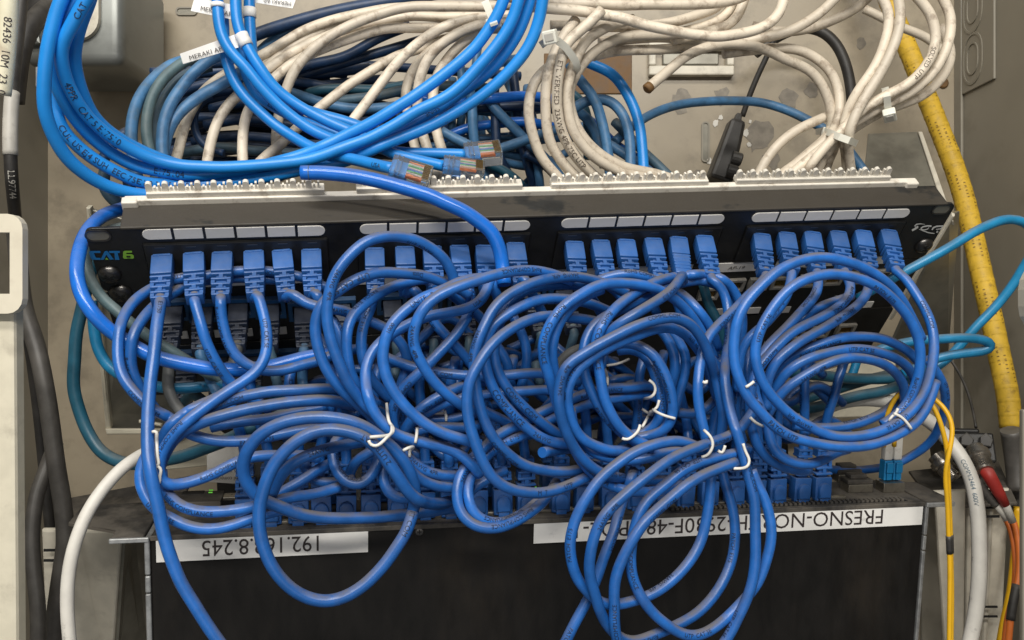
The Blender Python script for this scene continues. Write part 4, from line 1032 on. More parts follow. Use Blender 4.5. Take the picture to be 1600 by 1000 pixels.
K("patch", "blue patch cable of the lowest loops reaching the right-hand strands, tied at the bundle", "1150,708 1120,715 1092,724 1064,738 1036,760 1011,785 996,815 987,850 985,880 990,912 1011,946 1038,973 1069,992 1090,993 1123,976 1157,942 1184,912 1200,866 1205,823 1198,786 1183,757 1174,735", (54, 60, 62, 62, 60, 58, 56, 50))
K("patch", "blue patch cable end hanging off the bottom between the lowest loops", "990,735 984,755 976,776 968,800 958,835 944,870 933,905 918,938 902,966 880,1010", (30, 44, 50, 52, 54))
# --- dim ones from the lower panels
K("grey", "dusty grey cable from the first old plug", "268,550 264,575 262,605 271,628 287,648 310,664", (-24, -20, -14, -6), "o0")
CAB[-1]["label"] = "dusty grey cable curling down from the first grey plug of the middle panel"
K("steelblue", "faded blue cable from the second grey plug of the middle panel", "312,548 318,570 330,596 345,620 360,640", (-24, -18, -10), "o1", r=.0028)
K("grey", "grey cable from the third plug of the middle panel", "370,540 365,565 362,590 370,620", (-24, -20, -14), "o2")
K("slate", "slate cable from the fourth grey plug of the middle panel", "424,540 428,565 430,590 440,615", (-24, -20, -14), "o3", r=.0027)
K("steelblue", "faded blue cable from the fifth grey plug of the middle panel", "474,540 475,565 472,590 478,615", (-24, -20, -14), "o4", r=.0028)
for i, (x, y, w) in enumerate(((538, 540, "sixth"), (618, 535, "seventh"), (674, 532, "eighth"), (728, 528, "ninth"), (838, 520, "tenth"), (888, 516, "eleventh"))):
    K("slate", "dim slate cable from the %s grey plug of the middle panel" % w, f"{x},{y} {x+4},{y+24} {x-2},{y+50} {x+6},{y+80}", (-26, -20, -14), "o%d" % (i + 5), r=.0027)
K("teal", "teal cable from the first plug of the lowest panel", "300,612 316,625 335,640 360,650", (-30, -20, -12), "p0")
K("cyan", "bright teal cable from the second plug of the lowest panel", "346,615 352,632 372,646 400,652", (-30, -20, -12), "p1")
K("steelblue", "faded blue cable from the third plug of the lowest panel", "402,612 405,632 400,648 412,662", (-30, -20, -12), "p2", r=.0028)
K("teal", "dark teal cable from the fourth plug of the lowest panel", "450,610 452,630 458,650 470,668", (-30, -20, -12), "p3")
K("grey", "dusty grey cable rising in the hollow of the centre arcs", "868,578 880,560 896,548 918,543 940,548", (-6, 0, -6))
K("teal", "teal cable end glimpsed under port eighteen", "1098,440 1104,465 1116,490 1128,520 1134,560", (-10, -8, -12))
# --- right-hand teal and white
K("cyan", "bright teal cable arching over the yellow conduit and back", "1340,466 1365,452 1391,437 1432,415 1486,385 1537,355 1575,342 1606,350 1620,382 1602,412 1581,446 1554,480 1520,517 1496,545 1476,564 1450,582 1420,596", (-24, -4, 6, 0, -10, -24, -34, -40))
K("cyan", "teal cable making a flat hairpin in front of the yellow conduit", "1360,552 1385,543 1420,535 1467,530 1503,527 1537,531 1553,541 1537,550 1503,552 1469,557 1440,570 1410,585", (-20, -16, -6, -8, -18, -24))
K("teal", "dark teal cable level across the round coil's opening", "1210,578 1240,583 1290,588 1340,592 1400,591 1436,584", -52, r=.0036)
K("teal", "dark teal cable sagging across the round coil's opening, lowest", "1205,610 1222,626 1242,637 1270,638 1300,629 1340,618 1380,611 1410,600", -44, r=.0034)
K("teal", "dark teal cable slanting across the round coil's opening", "1240,634 1262,622 1300,610 1340,598 1374,589 1410,580", -60, r=.0034)
K("cyan", "short teal cable dropping behind the coil's top arcs", "1340,560 1336,574 1330,590 1322,606", -66)
K("whitethick", "thick white printed cable from the coil's opening down past the switch ear", "1258,672 1268,656 1284,641 1308,630 1340,624 1372,625 1404,632 1436,648 1460,664 1482,688 1504,718 1519,752 1527,795 1530,840 1530,900 1525,955 1513,1015", (-50, -56, -50, -40, -30, -8, 0, 0), r=.0045, prints=[("COMM/2464  600V", 1507, 722, 2.6, 0)])
CAB[-1]["name"] = "network_cable"
K("whitethick", "white cable at the lower left with a black smudge", "300,670 275,684 250,696 220,711 190,732 157,769 134,806 117,850 107,898 105,950 110,1015", (-30, -24, -8, 4, 8, 8), r=.0032)
# --- fibres
K("yfibre", "yellow fibre from the blue duplex plug, first of two", "1381,697 1380,680 1384,655 1396,626 1408,612 1424,609 1440,613 1450,622 1464,646 1474,676 1480,706 1481,740 1483,780 1485,830 1486,880 1487,930 1486,1010", (6, 14, 16, 28, 36, 36, 30, 26, 24))
K("yfibre", "yellow fibre from the blue duplex plug, second of two", "1397,697 1398,680 1402,650 1408,630 1420,615 1436,611 1454,619 1476,638 1488,664 1486,692 1480,720 1477,745 1480,780 1482,830 1484,880 1484,930 1483,1010", (6, 14, 14, 26, 36, 36, 30, 26, 24))
K("orange", "orange fibre from the red boot", "1576,797 1584,815 1590,840 1593,870 1591,905 1585,930 1580,960 1575,1010", (-30, -22, -14, -10), r=.0020)
CAB[-1]["label"] = "orange fibre cable coming out of the red connector boot"
K("orange", "orange fibre cable coming out of the grey ribbed boot", "1566,803 1574,815 1581,835 1586,865 1586,905 1582,935 1574,965 1569,1010", (-34, -26, -18, -14), r=.0018)
K("yfibre", "thin yellow cable at the far lower right behind the orange fibres", "1590,792 1588,830 1584,880 1578,930 1568,975 1562,1010", -46, r=.0026)
# --- yellow conduit and black power cables
K("yellow", "thick dirty yellow corrugated conduit running down the right side", "1380,-20 1408,51 1425,92 1446,146 1469,204 1490,258 1507,312 1521,371 1534,429 1548,490 1562,558 1574,615 1580,668", (0.71, 0.70, 0.69, 0.68, 0.66, 0.645, 0.63, 0.62), abs_y=True)
K("greyrubber", "black taped lower end of the yellow conduit", "1579,672 1584,705 1588,735 1590,768", (0.615, 0.612), abs_y=True, r=.0066)
CAB[-1].update(name="taped_conduit_end", cat="conduit end")
K("greyrubber", "black cable dropping out of the taped conduit end", "1590,760 1591,780 1592,805", (0.615, 0.62), abs_y=True, r=.0045)
K("black", "black power cable with white tape and a cream sleeve beside the junction box", "36,-20 30,40 24,95 19,145 16,200 17,260 22,320 30,400 40,490 50,560 60,640 68,720 76,800 82,860 84,940 80,1020", (0.52, 0.50, 0.49, 0.52, 0.56, 0.58, 0.58), abs_y=True, r=.0035, prints=[("LL97744", 24, 262, 3.4, 0)])
K("greyrubber", "dusty black cable rising from behind the latch at the lower left", "88,690 78,716 67,746 57,775 52,810 50,850 54,900 59,950 60,1020", (0.53, 0.50), abs_y=True, r=.0042)
K("black", "black cord arching into the junction box gland", "22,160 26,120 31,85 42,52 56,30 72,14 90,5", (0.62, 0.61, 0.62, 0.65), abs_y=True, r=.0068)
K("greyrubber", "dusty black cable running down behind the latch ring", "24,352 28,400 38,483 57,541 74,626 88,728 99,796 102,850 95,900 86,966 82,1020", (0.55, 0.52, 0.52, 0.52), abs_y=True, r=.0050)
K("tag", "cream printed sleeve round a cable at the photo's far upper edge", "14,-20 13,20 11,60 7,105 2,148", (0.44, 0.445), abs_y=True, r=.0046, prints=[("82436  10M  23  08", 17, 26, 3.6, 0)])
CAB[-1].update(name="printed_cable_sleeve", cat="cable sleeve", label="cream sleeve printed 82436 round the cable in the cabinet's upper corner")
K("black", "thin black cord up from the power adapter", "1160,182 1168,158 1178,132 1190,105 1202,80 1214,48", (0.715, 0.70), abs_y=True, r=.0022)
K("black", "black cable arching behind the white coil to the end plate", "1180,84 1215,58 1250,44 1282,48 1306,68 1322,102 1330,143 1332,180", (0.72, 0.71), abs_y=True, r=.0042)
K("black", "hair-thin black wire hanging on the end plate", "1484,560 1500,585 1513,615 1522,650 1525,668", (0.66, 0.62), abs_y=True, r=.0010)
# --- bright blue bundle
K("bright", "bright blue cable, outermost of the bundle, tucking behind the punch-down rail", "104,-20 88,20 73,85 68,136 72,178 86,218 109,252 139,276 177,295 218,304 262,305 300,304", (24, 20, 10, -8, -22, -30))
K("bright", "bright blue cable, second of the bundle, crossing to the top centre", "128,-14 102,28 86,85 86,122 103,163 130,200 163,231 204,255 252,268 306,272 360,268 410,259 485,236 553,205 621,168 689,120 740,76 774,28 792,-14", (22, 12, -10, -26, -30, -28, -20, -10, 0), prints=[("E175104", 240, 265, 3.2, 0)])
K("bright", "bright blue cable, third of the bundle, with 4PR CAT 5E print", "141,-14 114,35 97,70 99,110 122,165 156,200 200,231 252,252 320,262 400,258 485,248 570,219 638,181 706,144 757,93 798,35 815,-14", (24, 16, -4, -20, -26, -24, -16, -6, 4), prints=[("4PPR   CAT 5 E17510", 103, 128, 3.3, 0), ("CAT", 118, 28, 3.0, 1)])
K("bright", "bright blue cable, lowest of the bundle, numbered metre marks along it", "134,-14 108,34 94,84 86,140 92,190 126,232 170,262 218,284 272,289 340,287 410,278 468,266 536,253 604,224 672,197 740,158 791,117 822,78 843,30 850,-14", (8, 0, -8, -20, -30, -32, -28, -18, -6, 4), prints=[("CUL US EJ4 SUH  EEC 75C", 100, 195, 3.0, 0), ("F 1 2 3 4 5 6 7 8 9", 212, 283, 3.0, 0)])
K("bright", "bright blue cable, innermost of the bundle by the junction box ring", "143,-14 126,44 117,85 123,129 143,176 170,204 211,230 265,254 330,268 410,268 485,254 560,232 640,196 706,156 746,126 776,100 806,56 823,18 833,-14", (16, 6, -14, -28, -34, -32, -24, -12, -2), prints=[("SEINE", 684, 168, 2.6, 1)])
K("bright", "bright blue flagged cable curving to the upper clear plug", "338,-14 343,41 357,75 384,105 410,138 445,173 490,204 540,224 600,234 650,239 700,241 728,242", (-36, -34, -36, -34, -28), r=.0032)
K("bright", "bright blue flagged cable curving to the lower clear plug", "368,-14 373,44 390,80 412,112 440,146 480,174 530,198 575,220 612,240 650,250 694,259", (-38, -36, -40, -34, -20), r=.0032)
K("bright", "bright blue flagged cable curving to the nearest clear plug", "348,20 354,92 367,129 391,162 425,190 460,214 500,235 545,248 580,256 614,263", (-48, -46, -44, -26, -4), r=.0032, prints=[("USA", 583, 258, 2.4, 0)])
K("bright", "bright blue cable with RoHS print inside the flagged curve", "389,-14 392,60 398,110 418,142 450,162 500,180 553,194 580,204", (-54, -54, -50, -48), r=.0032)
K("bright", "bright blue cable below the RoHS cable, with 75C print", "374,60 384,110 402,148 434,171 475,190 519,208 560,224", (-56, -54, -50), r=.0032, prints=[("EEC 75C (RoHS)", 418, 160, 2.8, 0)])
# --- white cables, centre top
def Wc(label, pts, ds, prints=()):
    K("white", label, pts, ds, prints=prints)
Wc("grimy white cable, highest of the fan, bending down at the fan's left end", "800,8 760,10 706,10 638,11 590,23 550,38 502,65 468,99 451,129 443,152 434,185 431,218 434,250 436,280", (-60, -70, -76, -78, -70))
Wc("grimy white cable down to the rail, second along from the left of the fan", "800,18 750,24 700,27 640,24 604,31 560,40 500,60 455,82 418,108 388,132 360,158 340,190 328,228 322,262 320,285", (-80, -84, -84, -74, -60))
Wc("grimy white cable down to the rail, third along from the left of the fan", "800,26 760,34 730,40 679,44 604,44 553,58 502,78 458,99 427,124 402,152 385,180 379,218 380,256 384,285", (-70, -80, -84, -74, -60))
Wc("grimy white cable nearest the bright bundle, first of the fan", "700,12 640,12 580,18 520,30 470,50 424,76 382,100 347,120 320,141 296,180 282,218 273,252 268,285", (-90, -94, -84, -62))
Wc("grimy white cable crossing the fan under the upper pair", "760,14 700,13 640,16 560,30 500,50 450,78 415,106 396,126", (-92, -96, -90))
Wc("grimy white cable, long slope across the fan's middle", "800,24 760,27 706,37 655,65 624,95 590,136 567,167 546,194 530,222 520,250", (-50, -64, -70, -70, -66))
Wc("grimy white cable beside the long slope, a little lower", "800,38 770,44 740,52 700,60 672,71 621,88 577,112 536,139 495,170 465,200 440,226 415,245 398,262", (-78, -84, -84, -74, -64))
Wc("grimy white cable behind the bundle's right, going to the rail", "812,30 757,37 706,58 672,85 655,119 652,150 656,185 664,222 676,256 694,290", (-44, -60, -66, -64, -50))
Wc("grimy white cable just right of it, to the rail", "820,40 760,45 723,65 697,95 682,122 676,155 678,190 686,222 706,262 726,285", (-50, -66, -72, -68, -52))
Wc("grimy white cable tight behind the rail-bound pair", "815,42 770,46 720,54 684,74 652,99 638,126 634,158 640,195 650,232 660,262", (-76, -84, -86, -76))
# --- white cables, right coil
Wc("grimy white cable, outermost left turn of the right coil", "910,66 884,84 861,103 836,130 826,177 834,218 853,254 876,282 888,300", (-30, -26, -30, -40, -46))
Wc("grimy white cable, second turn of the right coil", "900,30 882,56 866,84 855,119 852,163 857,211 876,250 904,282 920,300", (-24, -20, -26, -40, -46))
Wc("grimy white cable with VERIFIED print, third turn of the right coil", "940,16 925,32 902,52 884,70 872,119 869,163 879,211 902,248 930,276 955,294", (-16, -12, -18, -34, -44), prints=[("ETL VERIFIED  23AWG 4PR 75C UTP", 877, 92, 3.0, 0)])
Wc("grimy white cable, fourth turn of the right coil", "990,30 950,41 914,66 893,108 886,156 896,204 929,244 978,272 1018,278 1040,292", (-30, -24, -26, -38, -46))
Wc("grimy white cable, innermost turn of the right coil", "1070,52 1024,54 972,58 936,75 904,105 889,146 899,194 928,234 970,258 1018,270 1050,280", (-40, -34, -30, -34, -46))
Wc("grimy white cable lying in front along the top of the coil", "800,5 854,12 936,21 1004,37 1072,51 1123,58 1167,52 1200,37 1216,22 1223,4 1226,-14", (-20, -14, -12, -14, -18))
Wc("grimy white cable level at the coil's very top", "800,-4 854,4 936,7 1038,7 1110,5 1150,0 1180,-14", (-30, -24, -24, -30))
Wc("grimy white cable behind the coil's top, second from the upper edge", "860,40 910,40 950,42 1010,40 1050,35 1082,27 1120,12 1140,-10", (-46, -44, -46, -50))
Wc("grimy white cable in the top crossing, shorter upper one", "1040,54 1070,50 1096,44 1126,31 1145,8 1150,-14", (-50, -48, -50))
Wc("grimy white cable in the top crossing, shorter lower one", "1050,62 1080,58 1106,51 1146,34 1160,8 1166,-14", (-44, -44, -46))
Wc("grimy white cable level beneath the coil's top", "936,66 970,62 1024,58 1060,60 1110,64 1150,66", (-46, -46, -50))
Wc("grimy white cable level beneath the coil's top, lowest", "925,88 960,80 1010,78 1050,76 1090,68 1120,66", (-44, -46, -52))
Wc("cut white cable whose dark end pokes out under the coil's top", "1011,139 1036,117 1072,88 1113,72 1157,70 1190,76 1231,92 1268,112 1289,143 1300,178 1298,204 1284,222 1255,245 1228,268 1212,290", (-24, -30, -34, -40, -44, -44, -48))
Wc("white cable curving beside the cut one down to the lower zip tie", "1130,84 1165,80 1200,76 1248,77 1282,95 1306,126 1313,163 1308,194 1290,218 1258,246 1222,272 1205,290", (-46, -42, -42, -44, -48))
Wc("white cable rising from the crossing to the top edge, lower of two", "1120,70 1150,68 1180,62 1217,54 1248,41 1282,20 1316,-14", (-40, -36, -30, -26))
Wc("white cable rising from the crossing to the top edge, upper of two", "1175,40 1200,48 1240,50 1290,34 1340,12 1366,-14", (-60, -56, -50, -46))
Wc("tall white loop, inner strand from the lower zip tie to the top edge", "1372,-16 1388,20 1382,68 1364,109 1338,146 1323,174 1317,204 1321,235 1324,275 1325,292", (-20, -18, -26, -38, -46))
Wc("tall white loop, outer strand from the lower zip tie to the top edge", "1402,-16 1408,27 1398,68 1377,112 1351,153 1332,190 1325,222 1330,265 1332,290", (-14, -12, -20, -36, -46))
Wc("white cable with print, inner right-hand turn through the upper zip tie", "1424,-16 1456,27 1462,68 1445,105 1418,130 1384,148 1360,162 1334,184 1312,208 1285,236 1262,266 1255,288", (-14, -14, -18, -24, -36, -48), prints=[("SOLVED  UTP", 1462, 78, 2.8, 0)])
Wc("white cable, middle right-hand turn through the upper zip tie", "1466,-16 1486,27 1480,75 1456,116 1418,147 1384,164 1352,181 1312,209 1268,245 1236,272 1222,292", (-20, -20, -24, -30, -40, -48))
Wc("white cable, outer right-hand turn through the upper zip tie", "1470,40 1486,82 1479,112 1445,146 1398,168 1357,185 1322,208 1290,240 1275,270 1270,290", (-40, -34, -32, -36, -44, -48))
Wc("white cable of the lower fan, leftmost at the rail", "1318,168 1289,184 1248,202 1214,229 1188,268 1178,288", (-44, -48, -50))
Wc("white cable of the lower fan, rightmost at the rail", "1318,196 1306,226 1290,262 1284,290", (-44, -50, -52))
Wc("greyed white cable in the shadow behind the upper loops", "1350,14 1385,30 1415,44 1452,62 1480,90", (-110, -100, -100))
# --- blue cables in the coil's shade
K("steelblue", "blue cable dropping behind the right white coil, nearest its edge", "890,100 900,118 926,150 940,190 950,238 954,285", (-80, -74, -70))
K("bright", "bright blue cable arching out beyond the right white coil to the rail", "905,92 924,100 960,119 987,160 1001,204 1004,250 1006,290", (-80, -72, -66, -60), r=.0034)
CAB[-1]["group"] = None
K("steelblue", "faded blue cable in a small arch beside the white coil", "880,190 893,173 919,157 950,156 973,180 984,218 985,255 986,290", (-84, -78, -70, -62))
K("steelblue", "blue cable bowing across the bare back panel", "960,222 985,200 1001,188 1038,170 1089,158 1140,156 1190,161 1231,173 1268,191 1310,216 1332,241 1350,266 1362,290", (-90, -110, -130, -130, -110, -90, -80), r=.0032)
K("steelblue", "faded blue cable in the gap under the white coil, upper", "895,168 912,180 926,200 937,225 945,262", (-96, -92, -88))
K("slate", "slate cable in the gap under the white coil, lower", "960,190 980,210 1004,236 1028,258 1050,280", (-100, -92, -80))
K("royal", "vivid blue cable under the white coil's foot", "912,180 940,205 970,232 1000,250 1024,276", (-110, -104, -92), r=.0032)
K("steelblue", "blue cable low under the white coil's foot", "950,225 975,240 1000,256 1030,280", (-92, -86, -78))
K("steelblue", "faded blue cable at the far left of the upper nest", "360,84 330,88 300,92 270,100 242,121 220,150 208,185 204,215 208,245 214,280", (-90, -80, -64, -50))
K("tealdirty", "grey teal cable beside it in the upper nest", "372,80 340,84 308,88 282,100 248,132 232,170 229,211 237,245 246,285", (-88, -80, -64, -50))
K("steelblue", "light faded blue cable in front of the upper nest", "385,78 360,82 338,88 318,99 290,127 263,167 253,204 254,240 260,285", (-72, -66, -58, -48))
K("steelblue", "faded blue cable slanting across the upper nest to the flagged cables", "380,112 354,127 306,154 274,184 260,215 255,245", (-70, -66, -60, -56))
K("slate", "slate cable inside the upper nest", "330,104 300,112 270,134 252,165 244,200 246,250", (-100, -96, -90, -70))
K("navy", "thin dark blue cable looping at the nest's middle", "330,150 312,160 302,185 306,210 322,230 350,240", (-90, -84, -80), r=.0024)
K("navy", "dark navy cable along the top of the nest", "344,82 395,56 468,32 536,15 610,2 680,-10", (-104, -100, -96, -96), r=.0040)
K("steelblue", "dull blue cable at the nest's upper middle", "396,92 420,68 445,50 470,38", (-112, -106, -104))
for i, (pts, d, k) in enumerate((
        ("300,102 340,98 380,100 420,112", -118, "navy"), ("440,118 480,102 540,88 590,60 640,40", -112, "navy"), ("420,140 470,118 530,100 600,80 660,62", -120, "navy"),
        ("448,142 500,160 550,170 605,168 660,160 720,150", -104, "steelblue"), ("480,146 510,138 540,136 580,140 640,132", -116, "teal"), ("520,158 590,150 640,139 710,134 780,140", -108, "slate"),
        ("320,196 380,186 440,192 500,206 560,214", -112, "navy"), ("300,222 360,214 420,216 480,226 540,228", -108, "navy"), ("280,240 340,230 400,236 460,240 520,238 600,230", -102, "slate"),
        ("330,170 380,160 430,168 490,186 550,192 620,184", -120, "navy"), ("640,150 700,160 774,153 830,150 870,156", -96, "royal"), ("640,178 700,172 760,168 820,166 880,172", -110, "navy"),
        ("690,218 730,200 770,194 820,190 870,200", -106, "royal"), ("690,205 720,222 760,236 800,226 840,212 880,200", -84, "steelblue"), ("730,120 738,163 740,218 752,260 764,290", -92, "steelblue"),
        ("760,150 770,166 792,190 822,218 856,250 880,284", -98, "steelblue"), ("772,130 774,180 778,240 792,268 805,295", -102, "navy"), ("800,100 806,150 812,210 826,260 836,298", -112, "navy"),
        ("740,246 770,258 800,276 816,292", -86, "teal"), ("820,240 850,256 870,276 884,296", -100, "navy"), ("720,140 746,112 780,98 812,92", -90, "steelblue"),
        ("170,256 162,270 161,286 172,308 192,322 215,330", -40, "slate"), ("196,268 202,285 205,310 212,335", -50, "navy"), ("200,206 186,214 172,230 160,252", -70, "navy"),
        ("880,140 900,150 915,175 920,210 918,250", -104, "teal"), ("560,250 600,258 650,262 700,270 760,268", -104, "navy"), ("300,252 360,252 430,256 500,258", -112, "navy"), ("470,170 520,190 590,200 650,206 700,200", -114, "navy"))):
    place = ("topmost inside the nest", "behind the white fan's top", "behind the white fan's middle", "right of the fan's bend", "short and greenish behind the fan", "above the bundle's crossing", "level inside the nest", "second level inside the nest",
             "lowest level inside the nest", "behind the flagged cables", "vivid and level left of the white coil", "dim and level left of the white coil", "vivid and low left of the white coil", "sagging behind the upper clear plug",
             "upright behind the clear plugs", "slanting to the rail beside the white coil", "dark and upright right of the plugs", "dark and upright by the white coil", "short by the rail gap", "dark and short at the white coil's foot",
             "rising under the bundle's right end", "at the rail's left end", "dark at the rail's left end", "dark at the nest's left edge", "greenish under the white coil", "dark just above the rail", "dark behind the rail's first block", "dark across the fan's foot")[i]
    K(k, {"navy": "navy", "steelblue": "faded blue", "teal": "teal", "slate": "slate", "royal": "royal blue"}[k] + " cable " + place, pts, (d - 6, d, d - 4), r=.0033, group="old cables nested behind the upper panel")
# --- switch plugs, stubs into the tangle
words_ = "first second third fourth fifth sixth seventh eighth ninth tenth eleventh twelfth thirteenth fourteenth fifteenth sixteenth seventeenth eighteenth nineteenth twentieth twenty-first twenty-second twenty-third last".split()
for i in range(len(SWX)):
    Mx = PLUGS["s%d" % i][0]
    e = project(Mx @ Vector((0, 0, 0.034)))
    dx = random.uniform(-26, 26)
    K("patch", "blue patch cable rising from the %s plug along the switch's near row" % words_[i],
      f"{e[0]+dx*.1:.0f},{e[1]-16:.0f} {e[0]+dx*.4:.0f},{e[1]-42:.0f} {e[0]+dx:.0f},{e[1]-75:.0f} {e[0]+dx*1.5:.0f},{e[1]-112:.0f} {e[0]+dx*1.7+8:.0f},{e[1]-150:.0f}", (-10, -4, 0, 2, -6), "s%d" % i, group="blue patch cables plugged into the switch")
for i in range(len(FARX)):
    Mx = PLUGS["f%d" % i][0]
    e = project(Mx @ Vector((0, 0, 0.034)))
    dx = random.uniform(-30, 30)
    K("patch", "blue patch cable rising from the %s plug along the switch's far row" % words_[i],
      f"{e[0]+dx*.2:.0f},{e[1]-18:.0f} {e[0]+dx*.6:.0f},{e[1]-45:.0f} {e[0]+dx:.0f},{e[1]-80:.0f} {e[0]+dx*1.3:.0f},{e[1]-120:.0f}", (-36, -28, -22, -22), "f%d" % i, group="blue patch cables plugged into the switch")
# dim strands filling the tangle's depth
rnd = random.Random(21)
for i in range(44):
    x = 480 + (i % 22) * 35 + rnd.uniform(-16, 16); y = rnd.uniform(550, 715)
    a = rnd.uniform(-70, 70); b = rnd.uniform(-40, 40); c = rnd.uniform(-60, 60)
    K("patch", "dim", f"{x-80:.0f},{y+a:.0f} {x-25:.0f},{y+b*.6:.0f} {x+20:.0f},{y-b*.4:.0f} {x+70:.0f},{y+c:.0f} {x+110:.0f},{y+c+30:.0f}", (-30, -18, -16, -26), group="deep")
for i in range(46):
    L = rnd.uniform(90, 180); x = max(rnd.uniform(250, 640), 236 + L); y = rnd.uniform(112, 262)
    a = rnd.uniform(-30, 30)
    d = rnd.uniform(-175, -125)
    K("navy", "nest", f"{x-L:.0f},{y+a+rnd.uniform(-15,25):.0f} {x-L*.4:.0f},{y+a*.3-8:.0f} {x+L*.3:.0f},{y-a*.3-6:.0f} {x+L:.0f},{y-a+rnd.uniform(-10,25):.0f}", (d, d + 12, d), group="nest", r=.0034)
for i in range(18):
    x = rnd.uniform(700, 850); y = rnd.uniform(140, 250)
    d = rnd.uniform(-170, -115)
    if i % 2:
        pts = f"{x-10:.0f},{y-90:.0f} {x+rnd.uniform(-20,20):.0f},{y-30:.0f} {x+rnd.uniform(-15,15):.0f},{y+30:.0f} {x+rnd.uniform(-40,60):.0f},{y+80:.0f}"
    else:
        pts = f"{x-110:.0f},{y+rnd.uniform(-20,20):.0f} {x-40:.0f},{y:.0f} {x+30:.0f},{y+rnd.uniform(-15,15):.0f} {x+90:.0f},{y+rnd.uniform(-30,30):.0f}"
    K("steelblue", "nest", pts, (d, d + 10, d), group="nest2", r=.0030)
# --- twist ties
T = lambda label, pts, d=70: K("tie", label, pts, d)
T("white twist tie standing upright beside the first port's cable, knotted at its foot", "238,675 244,673 245,690 246,712 248,728 243,726 252,733 250,742 249,755", (52, 56, 58))
T("white twist tie knotted round the big loop's top, with one end standing up", "604,630 606,650 609,662 615,668 613,677 603,681 590,682 578,683", (66, 74, 74))
T("second end of the knotted tie, curling under the big loop's strands", "612,664 612,676 604,684 596,692 588,697 578,694 576,688", (78, 76, 72))
CAB[-1]["label"] = "white twist tie curling in a hook under the big loop's top"
T("small white twist tie right of the big loop", "630,704 640,699 648,698 641,702 640,714", (54, 56))
T("white thread of a tie on the strands above the sagging cables", "652,668 651,680 649,692", 52)
T("thin white tie across the lower arcs near the centre", "694,640 697,648 697,658", 58)
T("white twist tie lying across the coil's upper strands", "948,571 958,570 972,566 983,561", (56, 60))
T("white twist tie upright inside the coil", "946,577 949,590 949,602", 54)
T("white twist tie hooked round the strand ends inside the coil", "1014,594 1022,600 1024,612 1018,620 1006,623", (40, 50, 44))
T("white knot tie on the coil, crossing arms", "1003,639 1012,645 1020,650 1014,642", (62, 66, 64))
T("white knot tie on the coil, long arm", "1030,625 1026,638 1016,644 1010,656 1003,668", (60, 68, 64))
T("white knot tie on the coil, arm reaching outwards", "1020,640 1028,645 1040,650 1055,654", (68, 66, 58))
T("white twist tie round the coil's lower left pair", "972,685 980,687 990,681 998,672 1000,664", (58, 66, 62))
T("white twist tie curved round the left strands of the lowest loops", "1100,672 1110,682 1114,694 1110,706 1104,712 1096,714", (66, 72, 68))
T("white twist tie bent at a corner over the upright cable", "1161,693 1165,706 1171,719 1168,729 1158,732 1146,732", (70, 76, 72))
T("little white tie tail between the corner tie and the curved tie", "1122,704 1128,709 1131,703 1133,696", (60, 60))
T("short white tie on the round coil's lower left strand", "1172,652 1180,660 1192,666", (70, 72))
T("short white tie left of the round coil's fan", "1165,605 1172,601 1178,596", (58, 58))
T("white tie glint beside the nineteenth port's cable", "1098,596 1104,599 1104,594", (46, 46))
T("white twist tie round the round coil's lower right, knotted", "1403,638 1400,646 1394,650 1389,658", (72, 74))
T("long white end of the round coil's lower right tie", "1396,646 1406,650 1416,659 1424,670", (76, 76, 70))
# ------------------------------------------------------------------ courses -> evenly spaced points
def catmull(Q, step_px=7.0):
    Q = np.array(Q, float)
    n_ = len(Q)
    if n_ < 2: return Q
    P = np.vstack([2 * Q[0] - Q[1], Q, 2 * Q[-1] - Q[-2]])
    out = []
    for i in range(n_ - 1):
        p0, p1, p2, p3 = P[i], P[i + 1], P[i + 2], P[i + 3]
        k = [max(1e-3, math.hypot(*(b[:2] - a[:2]))) ** 0.5 for a, b in ((p0, p1), (p1, p2), (p2, p3))]
        t0 = 0; t1 = k[0]; t2 = t1 + k[1]; t3 = t2 + k[2]
        m = max(2, int(math.hypot(*(p2[:2] - p1[:2])) / 3))
        for s in range(m):
            t = t1 + (t2 - t1) * s / m
            a1 = (t1 - t) / (t1 - t0) * p0 + (t - t0) / (t1 - t0) * p1
            a2 = (t2 - t) / (t2 - t1) * p1 + (t - t1) / (t2 - t1) * p2
            a3 = (t3 - t) / (t3 - t2) * p2 + (t - t2) / (t3 - t2) * p3
            b1 = (t2 - t) / (t2 - t0) * a1 + (t - t0) / (t2 - t0) * a2
            b2 = (t3 - t) / (t3 - t1) * a2 + (t - t1) / (t3 - t1) * a3
            out.append((t2 - t) / (t2 - t1) * b1 + (t - t1) / (t2 - t1) * b2)
    out.append(Q[-1])
    out = np.array(out)
    d = np.concatenate([[0], np.cumsum(np.hypot(np.diff(out[:, 0]), np.diff(out[:, 1])))])
    m = max(3, int(round(d[-1] / step_px)) + 1)
    s = np.linspace(0, d[-1], m)
    return np.stack([np.interp(s, d, out[:, j]) for j in range(3)], 1)
def smooth(a, it, lam=0.5, keep=1):
    a = a.copy()
    for _ in range(it):
        a[keep:-keep] += lam * ((a[:-2] + a[2:]) / 2 - a[1:-1])[keep - 1:len(a) - keep - 1]
    return a
for c in CAB:                                     # what leaves the frame runs on well beyond it
    Q = c["Q"]
    for e, i in ((0, 1), (-1, -2)):
        if e == 0 and c["pin"]: continue
        x, y, z_ = Q[e]; x2, y2, z2 = Q[i]
        if y < 0 or y > 998 or x > 1600:
            l = math.hypot(x - x2, y - y2)
            new = (x + (x - x2) / l * 170, y + (y - y2) / l * 170, z_)
            Q.insert(0, new) if e == 0 else Q.append(new)
allp, own, idx, rad, mov = [], [], [], [], []
